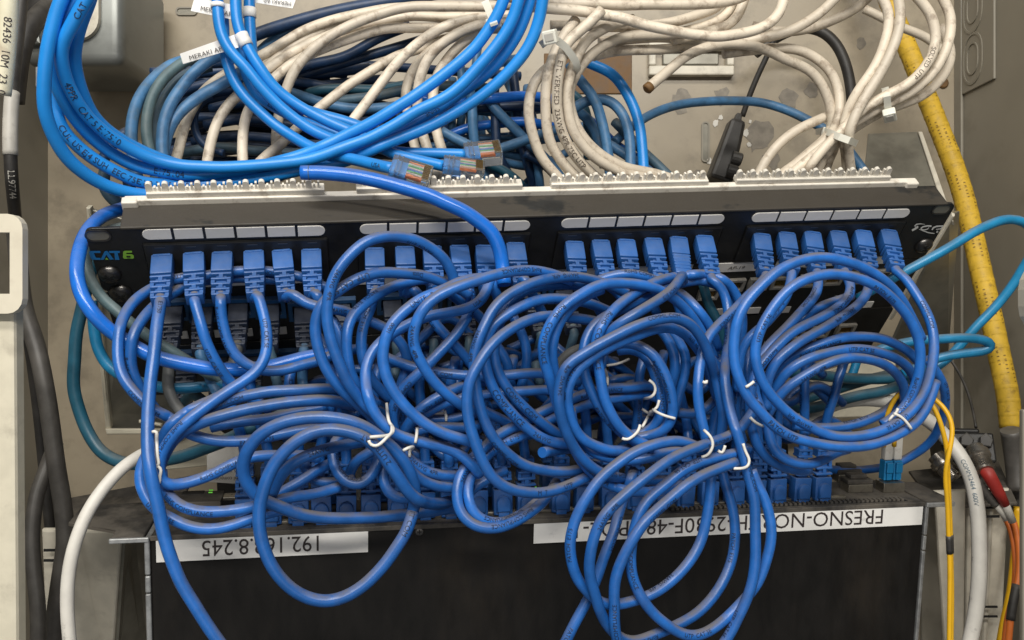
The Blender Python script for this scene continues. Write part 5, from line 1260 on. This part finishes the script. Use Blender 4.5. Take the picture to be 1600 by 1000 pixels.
for ci, c in enumerate(CAB):
    p = catmull(c["Q"], 4.0 if c["kind"] == "tie" else 7.0)
    k = 3 if c["pin"] else 1
    if len(p) > 2 * k + 3:
        p[:, :2] = smooth(p[:, :2], 4 if c["kind"] != "tie" else 1, 0.5, k)
        if c["kind"] in ("patch", "bright", "white", "teal", "steelblue", "cyan"):      # cables are never quite even
            rw = random.Random(ci)
            for j, amp in ((0, 2.0), (1, 2.0), (2, 0.0016)):
                w = smooth(np.array([[rw.gauss(0, 1)] for _ in range(len(p))]), 14, 0.5, 1)[:, 0]
                w = w / max(1e-6, np.abs(w).max()) * amp
                w[:4] = 0; w[-3:] *= 0.3
                p[:, j] += smooth(w[:, None], 3)[:, 0]
        p[:, 2] = smooth(p[:, 2], 12 if c["kind"] != "tie" else 2, 0.5, k)
    c["p"] = p
    c["off"] = len(allp)
    for i, q in enumerate(p):
        allp.append(q); own.append(ci); idx.append(i); rad.append(c["r"])
        mov.append(0.0 if (c["pin"] and i < 2) else (0.35 if c["kind"] == "yellow" else 1.0))
ncab = len(allp)
for o, r in OBST:
    allp.append((*project(o), o.y)); own.append(-1); idx.append(0); rad.append(r); mov.append(0.0)
A = np.array(allp, float); own = np.array(own); idx = np.array(idx); rad = np.array(rad); mov = np.array(mov)
# pairs that cross in the line of sight; they are pushed apart in depth only, so that no cable runs through another
kd = kdtree.KDTree(len(A))
for i, q in enumerate(A): kd.insert((q[0], q[1], 0), i)
kd.balance()
pi, pj = [], []
for i in range(ncab):
    ri = rad[i] / A[i, 2] * FPX
    for co, j, dist in kd.find_range((A[i, 0], A[i, 1], 0), ri + 22):
        if own[j] >= 0 and j <= i: continue
        if own[j] == own[i] and abs(int(idx[j]) - int(idx[i])) < 9: continue
        if own[j] < 0 and CAB[own[i]]["plug"] is not None and idx[i] < 6: continue
        rj = rad[j] / A[j, 2] * FPX
        if dist < ri + rj: pi.append(i); pj.append(j)
pi = np.array(pi); pj = np.array(pj)
lat = np.hypot(A[pi, 0] - A[pj, 0], A[pi, 1] - A[pj, 1])
Y = A[:, 2].copy()
# one order for each crossing: the cable that lies deeper on average there stays the deeper one
key = np.lexsort((idx[pi], own[pj], own[pi]))
pi, pj, lat = pi[key], pj[key], lat[key]
brk = np.ones(len(pi), bool)
brk[1:] = (own[pi][1:] != own[pi][:-1]) | (own[pj][1:] != own[pj][:-1]) | (np.abs(np.diff(idx[pi])) > 6) | ((own[pi][1:] == own[pj][1:]) & (np.abs(np.diff(idx[pj])) > 25))
cl = np.cumsum(brk) - 1
tot_ = np.zeros(cl[-1] + 1)
np.add.at(tot_, cl, Y[pi] - Y[pj])
sgn = np.where(tot_[cl] >= 0, 1.0, -1.0)
wi, wj = mov[pi], mov[pj]
tot = np.maximum(wi + wj, 1e-6)
offs = [(c["off"], c["off"] + len(c["p"]), 3 if c["pin"] else 1) for c in CAB]
for it in range(46):
    L = lat / FPX * (Y[pi] + Y[pj]) / 2
    need = np.sqrt(np.maximum((rad[pi] + rad[pj]) ** 2 - L ** 2, 0.0)) * 0.97
    gap = need - (Y[pi] - Y[pj]) * sgn
    g = np.where(gap > 0, gap, 0.0) * 0.55
    acc = np.zeros(len(Y)); cnt = np.zeros(len(Y))
    np.add.at(acc, pi, sgn * g * wi / tot); np.add.at(acc, pj, -sgn * g * wj / tot)
    hit = (gap > 0)
    np.add.at(cnt, pi, hit * 1.0); np.add.at(cnt, pj, hit * 1.0)
    Y += acc / np.maximum(1.0, cnt * 0.5)
    if it < 42:
        for a, b, k in offs:
            if b - a > 2 * k + 2:
                y = Y[a:b]
                y[k:-k] += 0.4 * ((y[:-2] + y[2:]) / 2 - y[1:-1])[k - 1:len(y) - k - 1]
A[:, 2] = Y
istie = np.array([o >= 0 and CAB[o]["kind"] == "tie" for o in own])
for c in CAB:                                     # ties lie on the cables they hold
    if c["kind"] != "tie": continue
    a, b = c["off"], c["off"] + len(c["p"])
    f = []
    for i in range(a, b):
        l = np.hypot(A[:, 0] - A[i, 0], A[:, 1] - A[i, 1]) / FPX * A[:, 2]
        m = (~istie) & (l < rad)
        f.append((A[m, 2] - np.sqrt(rad[m] ** 2 - l[m] ** 2)).min() - c["r"] * 0.9 if m.any() else np.nan)
    f = np.array(f)
    ok = ~np.isnan(f)
    if ok.any():
        f = np.interp(np.arange(len(f)), np.flatnonzero(ok), f[ok])
        f = np.array([f[max(0, i - 4):i + 5].min() for i in range(len(f))])
        f = smooth(f[:, None], 3)[:, 0]
        A[a:b, 2] = f
for c in CAB:
    q = A[c["off"]:c["off"] + len(c["p"])]
    c["P"] = [W(*v) for v in q]

# ------------------------------------------------------------------ tubes
def tube(P, r, n=12, caps=True, origin=None):
    o = origin or P[0]
    T = []
    for i in range(len(P)):
        t = (P[min(i + 1, len(P) - 1)] - P[max(i - 1, 0)]).normalized()
        T.append(t)
    N_ = T[0].orthogonal().normalized()
    vs, fs = [], []
    for i, p in enumerate(P):
        N_ = (N_ - T[i] * N_.dot(T[i])).normalized()
        B = T[i].cross(N_)
        rr = r[i] if isinstance(r, (list, tuple)) else r
        for k in range(n):
            a = 2 * math.pi * k / n
            vs.append(p - o + (N_ * math.cos(a) + B * math.sin(a)) * rr)
        if i:
            b = (i - 1) * n
            for k in range(n):
                fs.append((b + k, b + (k + 1) % n, b + n + (k + 1) % n, b + n + k))
    if caps:
        fs.append(tuple(range(n))[::-1]); fs.append(tuple(range((len(P) - 1) * n, len(P) * n)))
    me = bpy.data.meshes.new("cable")
    me.from_pydata([tuple(v) for v in vs], [], fs)
    sm = [True] * len(fs)
    if caps: sm[-1] = sm[-2] = False
    me.polygons.foreach_set("use_smooth", sm)
    return me
def nearest(c, px, py):
    q = A[c["off"]:c["off"] + len(c["p"])]
    return int(np.argmin(np.hypot(q[:, 0] - px, q[:, 1] - py)))
def print_on(c, text, px, py, size_mm, flip, root, mat, turn=0.0, at=None):
    P, r = c["P"], c["r"]
    i0 = nearest(c, px, py) if at is None else at
    seq = P[i0:] if not flip else P[:i0 + 1][::-1]
    if len(seq) < 3: return
    v, f = glyphs(text)
    sc = size_mm / 1000.0 / 0.72
    s = [0.0]
    for a, b in zip(seq, seq[1:]): s.append(s[-1] + (b - a).length)
    out = []
    for x, y in v:
        d = x * sc
        if d > s[-1] - 1e-6: d = s[-1] - 1e-6
        k = max(0, min(len(s) - 2, int(np.searchsorted(s, d)) - 1))
        t = (d - s[k]) / (s[k + 1] - s[k])
        p = seq[k].lerp(seq[k + 1], t)
        ta = (seq[min(k + 1, len(seq) - 1)] - seq[max(0, k - 1)]).normalized()
        tb = (seq[min(k + 2, len(seq) - 1)] - seq[k]).normalized()
        tg = ta.lerp(tb, t).normalized()
        cd = -p
        cd = (cd - tg * cd.dot(tg)).normalized()
        side_ = cd.cross(tg)
        a = (y * sc - size_mm / 2000.0) / r + turn
        out.append(p + (cd * math.cos(a) + side_ * math.sin(a)) * (r + 0.00022) - seq[0])
    me = bpy.data.meshes.new("print")
    me.from_pydata([tuple(q) for q in out], [], f)
    add("print", me, M[mat], root, Matrix.Translation(seq[0]))
def join_stuff(name, cs, label, cat, mat):
    V, F = [], []
    for c in cs:
        me = tube(c["P"], c["r"], 8, True, Vector((0, 0, 0)))
        b = len(V)
        V += [tuple(v.co) for v in me.vertices]; F += [tuple(i + b for i in p.vertices) for p in me.polygons]
        bpy.data.meshes.remove(me)
    me = bpy.data.meshes.new(name)
    me.from_pydata(V, [], F)
    me.polygons.foreach_set("use_smooth", [len(f) == 4 for f in F])
    return add(name, me, M[mat], None, None, label, cat, None, "stuff")
for g, nm, lb, mt in (("deep", "tangled_cables", "mass of dim blue cables deep behind the tied coils", "patch"), ("nest", "nested_cables", "mass of old dark navy cables lying behind the white fan", "navy"), ("nest2", "nested_cables", "mass of dull blue cables lying behind the clear plugs", "steelblue")):
    join_stuff(nm, [c for c in CAB if c["group"] == g], lb, "cables", mt)
CAB = [c for c in CAB if c["group"] not in ("deep", "nest", "nest2")]
for c in CAB:
    c["root"] = add(c["name"], tube(c["P"], c["r"], 8 if c["kind"] == "tie" else 12), M[c["kind"]], None, Matrix.Translation(c["P"][0]), c["label"], c["cat"], c["group"])
    for (t, x, y, s, fl) in c["prints"]:
        print_on(c, t, x, y, s, fl, c["root"], {"white": "inkbrown", "tag": "ink", "black": "tape", "whitethick": "slate"}.get(c["kind"], "inkblue"))
    if c["kind"] == "patch" and not c["prints"] and len(c["P"]) > 24:
        rp = random.Random(len(c["P"]) * 7 + int(c["Q"][0][0]))
        k = rp.randint(6, 14)
        while k < len(c["P"]) - 14:
            print_on(c, rp.choice(("UTP  CAT 5E", "RoHS COMPLIANCE", "COMMIL.COM", "24AWG  4PR", "PATCH  E175")), 0, 0, 2.0, False, c["root"], "inkblue", rp.uniform(-0.9, 0.9), k)
            k += rp.randint(22, 40)
    if c["plug"] is not None:
        Mx, old, clip, alt = PLUGS[c["plug"]]
        pb = add("plug", PB_OLD if old else PB, None, c["root"], Mx)
        add("boot", BT_OLD if old else (BT2 if alt else BT), None, pb, Mx)
        if clip:
            add("clip", CL, None, pb, Mx)
def find(text):
    return next(c for c in CAB if text in c["label"])
used = {c["plug"] for c in CAB}

# ------------------------------------------------------------------ sleeves, bands, tapes that belong to a cable
def sleeve(c, x0, y0, x1, y1, extra, mat, name, steps=None):
    a, b = sorted((nearest(c, x0, y0), nearest(c, x1, y1)))
    P = c["P"][a:b + 1]
    if len(P) < 2: P = c["P"][a:a + 2]
    return add(name, tube(P, c["r"] + extra, 14), M[mat], c["root"], Matrix.Translation(P[0]))
pc = find("white tape and a cream sleeve")
sleeve(pc, 19, 143, 17, 242, 0.0004, "tape", "white_tape")
yc = find("corrugated conduit")
P = yc["P"]
bm = bmesh.new()
# corrugation: raised hoops along the conduit, each a part
i = 1
while i < len(P) - 1:
    seg = [P[i].lerp(P[i + 1], -0.42), P[i].lerp(P[i + 1], -0.30), P[i].lerp(P[i + 1], 0.30), P[i].lerp(P[i + 1], 0.42)]
    add("corrugation", tube(seg, [yc["r"], yc["r"] + .00012, yc["r"] + .00012, yc["r"]], 16, False), M["yellow"], yc["root"], Matrix.Translation(seg[0]))
    i += 3
for k, tn in enumerate((-0.85, -0.3, 0.25, 0.8)):
    for a0 in range(3 + k * 2, len(P) - 12, 13):
        print_on(yc, "' '' ' ' '", 0, 0, 4.2, False, yc["root"], "brown", tn, a0)
for nm in ("first of two", "second of two"):
    f = find("yellow fibre from the blue duplex plug, " + nm)
    sleeve(f, 1486, 838, 1486, 864, 0.0003, "black", "black_sleeve")
f = find("red connector boot")
sleeve(f, 1589, 914, 1578, 972, 0.0007, "black", "black_sleeve")

# duplex fibre plug in the switch's module
f1, f2 = find("duplex plug, first"), find("duplex plug, second")
a, b = SF.hit(1389, 764, 0.0006)
for f, dx in ((f1, -0.0032), (f2, 0.0032)):
    bm = bmesh.new(); bx(bm, -0.0028, 0.0028, -0.0030, 0.0030, 0.004, 0.0165, 0.0006); bx(bm, -0.0022, 0.0022, -0.0048, -0.0031, 0.009, 0.0155, 0.0005)
    bx(bm, -0.0016, 0.0016, -0.0042, -0.0032, 0.0045, 0.0088, 0.0003)
    pl = add("duplex_plug", mesh(bm), M["lcblue"], f["root"], SF.mat(a + dx, b, 0.003))
    bm = bmesh.new(); taper(bm, 0.0058, 0.0052, 0.0054, 0.0048, 0.0166, 0.0355, 0.0012)
    add("white_boot", mesh(bm, angle=40), M["tie"], pl, SF.mat(a + dx, b, 0.003))
# round fibre connectors and their boots
def fibre_connector(px0, py0, px1, py1, Y0, Y1, label, boot=None):
    p0, p1 = W(px0, py0, Y0), W(px1, py1, Y1)
    z_ = (p1 - p0).normalized(); L = (p1 - p0).length
    Mx = axes_mat(p0, Vector((1, 0.2, 0)), z_)
    t = thing("fibre_connector", label, "connector", Mx, "round metal fibre connectors")
    bm = bmesh.new()
    lathe(bm, [(0.0055, 0), (0.0055, L * .2), (0.0072, L * .22), (0.0074, L * .42), (0.0062, L * .45), (0.0052, L * .5)], 24)
    add("bayonet_collar", mesh(bm, angle=35), M["nickel"], t, Mx)
    bm = bmesh.new()
    prof = [(0.0058, L * .501)]
    for k in range(8):
        z0 = L * (.52 + k * .055)
        prof += [(0.0061, z0), (0.0061, z0 + L * .03), (0.0057, z0 + L * .036)]
    prof.append((0.0050, L))
    lathe(bm, prof, 24)
    add("knurled_grip", mesh(bm, angle=35), M["nickel"], t, Mx)
    return Mx, t
fibre_connector(1523, 700, 1540, 736, 0.580, 0.566, "dull metal round fibre connector with the red boot, on the black coupler block")
fibre_connector(1462, 712, 1492, 748, 0.590, 0.580, "dull metal round fibre connector with the grey boot, behind the yellow fibres")
ro = find("red connector boot"); go = find("grey ribbed boot")
P = [W(1538, 730, .568), W(1549, 749, .566), W(1560, 769, .566), W(1571, 789, .567)]
add("red_boot", tube(P, [0.0043, 0.0040, 0.0036, 0.0027], 16), M["redboot"], ro["root"], Matrix.Translation(P[0]))
P = [W(1570, 787, .567), W(1576, 800, .567), W(1582, 815, .568)]
add("boot_sleeve", tube(P, [0.0026, 0.0024, 0.0024], 12), M["tape"], ro["root"], Matrix.Translation(P[0]))
P, R_ = [], []
for k in range(15):
    t = k / 14
    P.append(W(1524 + 33 * t, 752 + 38 * t, .572 - .002 * t)); R_.append((0.0042 - 0.0014 * t) * (1.0 if k % 2 else 0.80))
add("grey_boot", tube(P, R_, 14), M["greyrubber"], go["root"], Matrix.Translation(P[0]))
P = [W(1557, 789, .570), W(1566, 801, .570), W(1573, 812, .570)]
add("boot_sleeve", tube(P, [0.0022, 0.0021, 0.0021], 12), M["tape"], go["root"], Matrix.Translation(P[0]))

# clear crimped plugs on the three flagged cables
def clear_plug(c, px0, py0, px1, py1, w, h, face_mix, wires=True):
    end = c["P"][-1]
    Y0 = end.y
    p0, p1 = W(px0, py0, Y0 - .002), W(px1, py1, Y0 + .001)
    z_ = (p1 - p0).normalized(); L = (p1 - p0).length
    up = Vector((0, -0.75 + face_mix, 0.66 - face_mix * .5))
    x_ = up.cross(z_).normalized()
    Mx = axes_mat(p0, x_, z_)
    bm = bmesh.new(); bx(bm, -w / 2, w / 2, -h / 2, h / 2, 0, L, 0.0006)
    for k in range(2):
        bx(bm, -w / 2 - .0003, w / 2 + .0003, -h / 2 - .0003, h / 2 + .0003, L * (.12 + .1 * k), L * (.15 + .1 * k), 0.0002)
    pl = add("clear_plug", mesh(bm), M["clear"], c["root"], Mx)
    cols = ("wire_o", "wire_w", "wire_g", "wire_b", "wire_w", "wire_g", "wire_w", "wire_o")
    for k in range(8):
        x = (k - 3.5) * w / 9.5
        bm = bmesh.new(); bx(bm, x - w * .034, x + w * .034, h * .16, h * .34, L * .40, L * .80)
        add("wire", mesh(bm), M[cols[k]], pl, Mx)
    bm = bmesh.new()
    for k in range(8):
        x = (k - 3.5) * w / 9.5
        bx(bm, x - w * .020, x + w * .020, h * .36, h * .54, L * .78, L * .95)
    add("contacts", mesh(bm), M["gold"], pl, Mx)
    bm = bmesh.new(); bx(bm, -w * .36, w * .36, -h * .32, h * .2, 0.0004, L * .45, 0.001)
    add("jacket_end", mesh(bm), M["bright"], pl, Mx)
    bm = bmesh.new(); taper(bm, w * .42, 0.0009, w * .34, 0.0009, 0, L * .9, 0.0002, -h * .5 - .003, -h * .5 - .0006)
    add("latch_tab", mesh(bm), M["clear"], pl, Mx)
clear_plug(find("upper clear plug"), 726, 243, 783, 238, 0.0125, 0.0095, 0.1)
clear_plug(find("lower clear plug"), 692, 259, 756, 268, 0.0112, 0.0085, 0.35)
clear_plug(find("nearest clear plug"), 610, 262, 672, 281, 0.0135, 0.0090, -0.05)
# cut end of the royal cable: frayed clear heat-shrink lip
rc = find("royal blue cut cable")
P = rc["P"]
d = (P[0] - P[1]).normalized()
seg = [P[2], P[0], P[0] + d * 0.002]
add("cut_end", tube(seg[1:], [rc["r"] + .0002, rc["r"] * .8], 14), M["slate"], rc["root"], Matrix.Translation(seg[0]))
wc = find("cut white cable whose dark end")
P = wc["P"]; d = (P[0] - P[1]).normalized()
seg = [P[1], P[0], P[0] + d * .001]
add("dark_end", tube(seg, [wc["r"] + .0001, wc["r"] + .0002, wc["r"] * .7], 14), M["brown"], wc["root"], Matrix.Translation(seg[0]))

# ------------------------------------------------------------------ paper flags on the bright cables
def flag(c, pts, dY, text, tx, ty, tw, th, ang_, band=None):
    Yc = min(p.y for p in c["P"]) if dY is None else dY
    cs = [W(x, y, Yc) for x, y in pts]
    f = add("label_flag", quad_slab(cs, 0.0005, "flag"), M["label"], c["root"], None)
    X = (cs[1] - cs[0]).normalized()
    Zv = Vector((0, -1, 0))
    Yv = Zv.cross(X)
    Fq = Frame(W(tx, ty, Yc - 0.0009), X, Yv, X.cross(Yv))
    flat_text("lettering", text, Fq.mat(), tw / FPX * Yc, th / FPX * Yc, M["ink"], f)
    if band:
        sleeve(c, *band, 0.0006, "label", "flag_wrap")
c2 = find("lower clear plug")
q = c2["P"][nearest(c2, 381, 66)]
flag(c2, [(286, 100), (373, 74), (369, 53), (281, 84)], q.y + 0.001, "MERAKI AP-", 297, 94, 56, 7.0, 0, (376, 52, 384, 70))
c1 = find("upper clear plug")
q = c1["P"][nearest(c1, 341, 10)]
flag(c1, [(298, 17), (362, 30), (368, 8), (304, -4)], q.y + 0.006, "MERAKI AP-", 313, 16, 52, 7.0, 0, (340, 2, 342, 14))
c4 = find("cable with RoHS print inside")
q = c4["P"][nearest(c4, 390, 20)]
flag(c4, [(462, 0), (400, -8), (398, 4), (457, 13)], q.y + 0.004, "MERAKI AP-", 455, 3, 45, 6.0, 0, (389, 14, 391, 28))

# ------------------------------------------------------------------ nylon zip ties
def zip_tie(label, pts, Yc, head, hs, thick=0.0014, width=0.0042):
    t = thing("zip_tie", label, "zip tie", Matrix.Translation(W(*head, Yc)))
    P = [W(x, y, yy) for x, y, yy in pts]
    bm = bmesh.new()
    prev = None
    for i, p in enumerate(P):
        tg = (P[min(i + 1, len(P) - 1)] - P[max(0, i - 1)]).normalized()
        nv = -p; nv = (nv - tg * nv.dot(tg)).normalized()
        sv = tg.cross(nv)
        row = [bm.verts.new(p + sv * (a * width / 2) + nv * (b * thick / 2)) for a, b in ((-1, -1), (1, -1), (1, 1), (-1, 1))]
        if prev:
            for k in range(4): bm.faces.new((prev[k], prev[(k + 1) % 4], row[(k + 1) % 4], row[k]))
        else: bm.faces.new(row[::-1])
        prev = row
    bm.faces.new(prev)
    add("strap", mesh(bm, angle=50), M["nylon"], t, None)
    i = hs
    tg = (P[min(i + 1, len(P) - 1)] - P[max(0, i - 1)]).normalized()
    c = W(*head, P[i].y - 0.003)
    Mx = axes_mat(c, tg, tg.cross(-c).normalized())
    bm = bmesh.new(); bx(bm, -0.0040, 0.0040, -0.0026, 0.0026, -0.0038, 0.0038, 0.0008)
    hd = add("head", mesh(bm), M["nylon"], t, Mx)
    bm = bmesh.new(); bx(bm, -0.0026, 0.0026, -0.0030, 0.0030, -0.0022, 0.0022, 0.0004)
    add("ratchet_window", mesh(bm), M["tape"], hd, Mx)
def front(px, py, extra=0.002):                    # just in front of the nearest cable there
    m = np.hypot(A[:ncab, 0] - px, A[:ncab, 1] - py) < 15
    return float((A[:ncab, 2] - rad[:ncab])[m].min()) - extra if m.any() else Yref(px)
def tie_pts(l):
    f = [front(x, y) for x, y in l]
    f = smooth(np.array([[v] for v in f]), 2)[:, 0]
    return [(x, y, v) for (x, y), v in zip(l, f)]
l = tie_pts([(852, 62), (862, 58), (872, 64), (884, 74), (893, 86), (900, 97), (902, 106), (897, 112)])
l[0] = (846, 70, l[0][2] + .012); l[-1] = (894, 116, l[-1][2] + .012)
zip_tie("white nylon zip tie round the top of the big white coil", l, l[1][2], (860, 58), 1)
l = tie_pts([(1276, 206), (1286, 204), (1298, 208), (1312, 214), (1326, 219), (1336, 222)])
l[-1] = (1338, 224, l[-1][2] + .01)
zip_tie("white nylon zip tie level across the crossing white loops near the rail", l, l[1][2], (1290, 208), 1)
l = tie_pts([(1384, 142), (1386, 152), (1387, 164), (1389, 178), (1391, 184)])
l[0] = (1383, 138, l[0][2] + .01)
zip_tie("white nylon zip tie on the bundle in front of the yellow conduit", l, l[1][2], (1390, 180), 3)
l = tie_pts([(758, 2), (763, 14), (768, 26), (772, 38)])
zip_tie("grey nylon zip tie partly hidden where the white fan meets the bright bundle", l, l[1][2], (771, 36), 2)
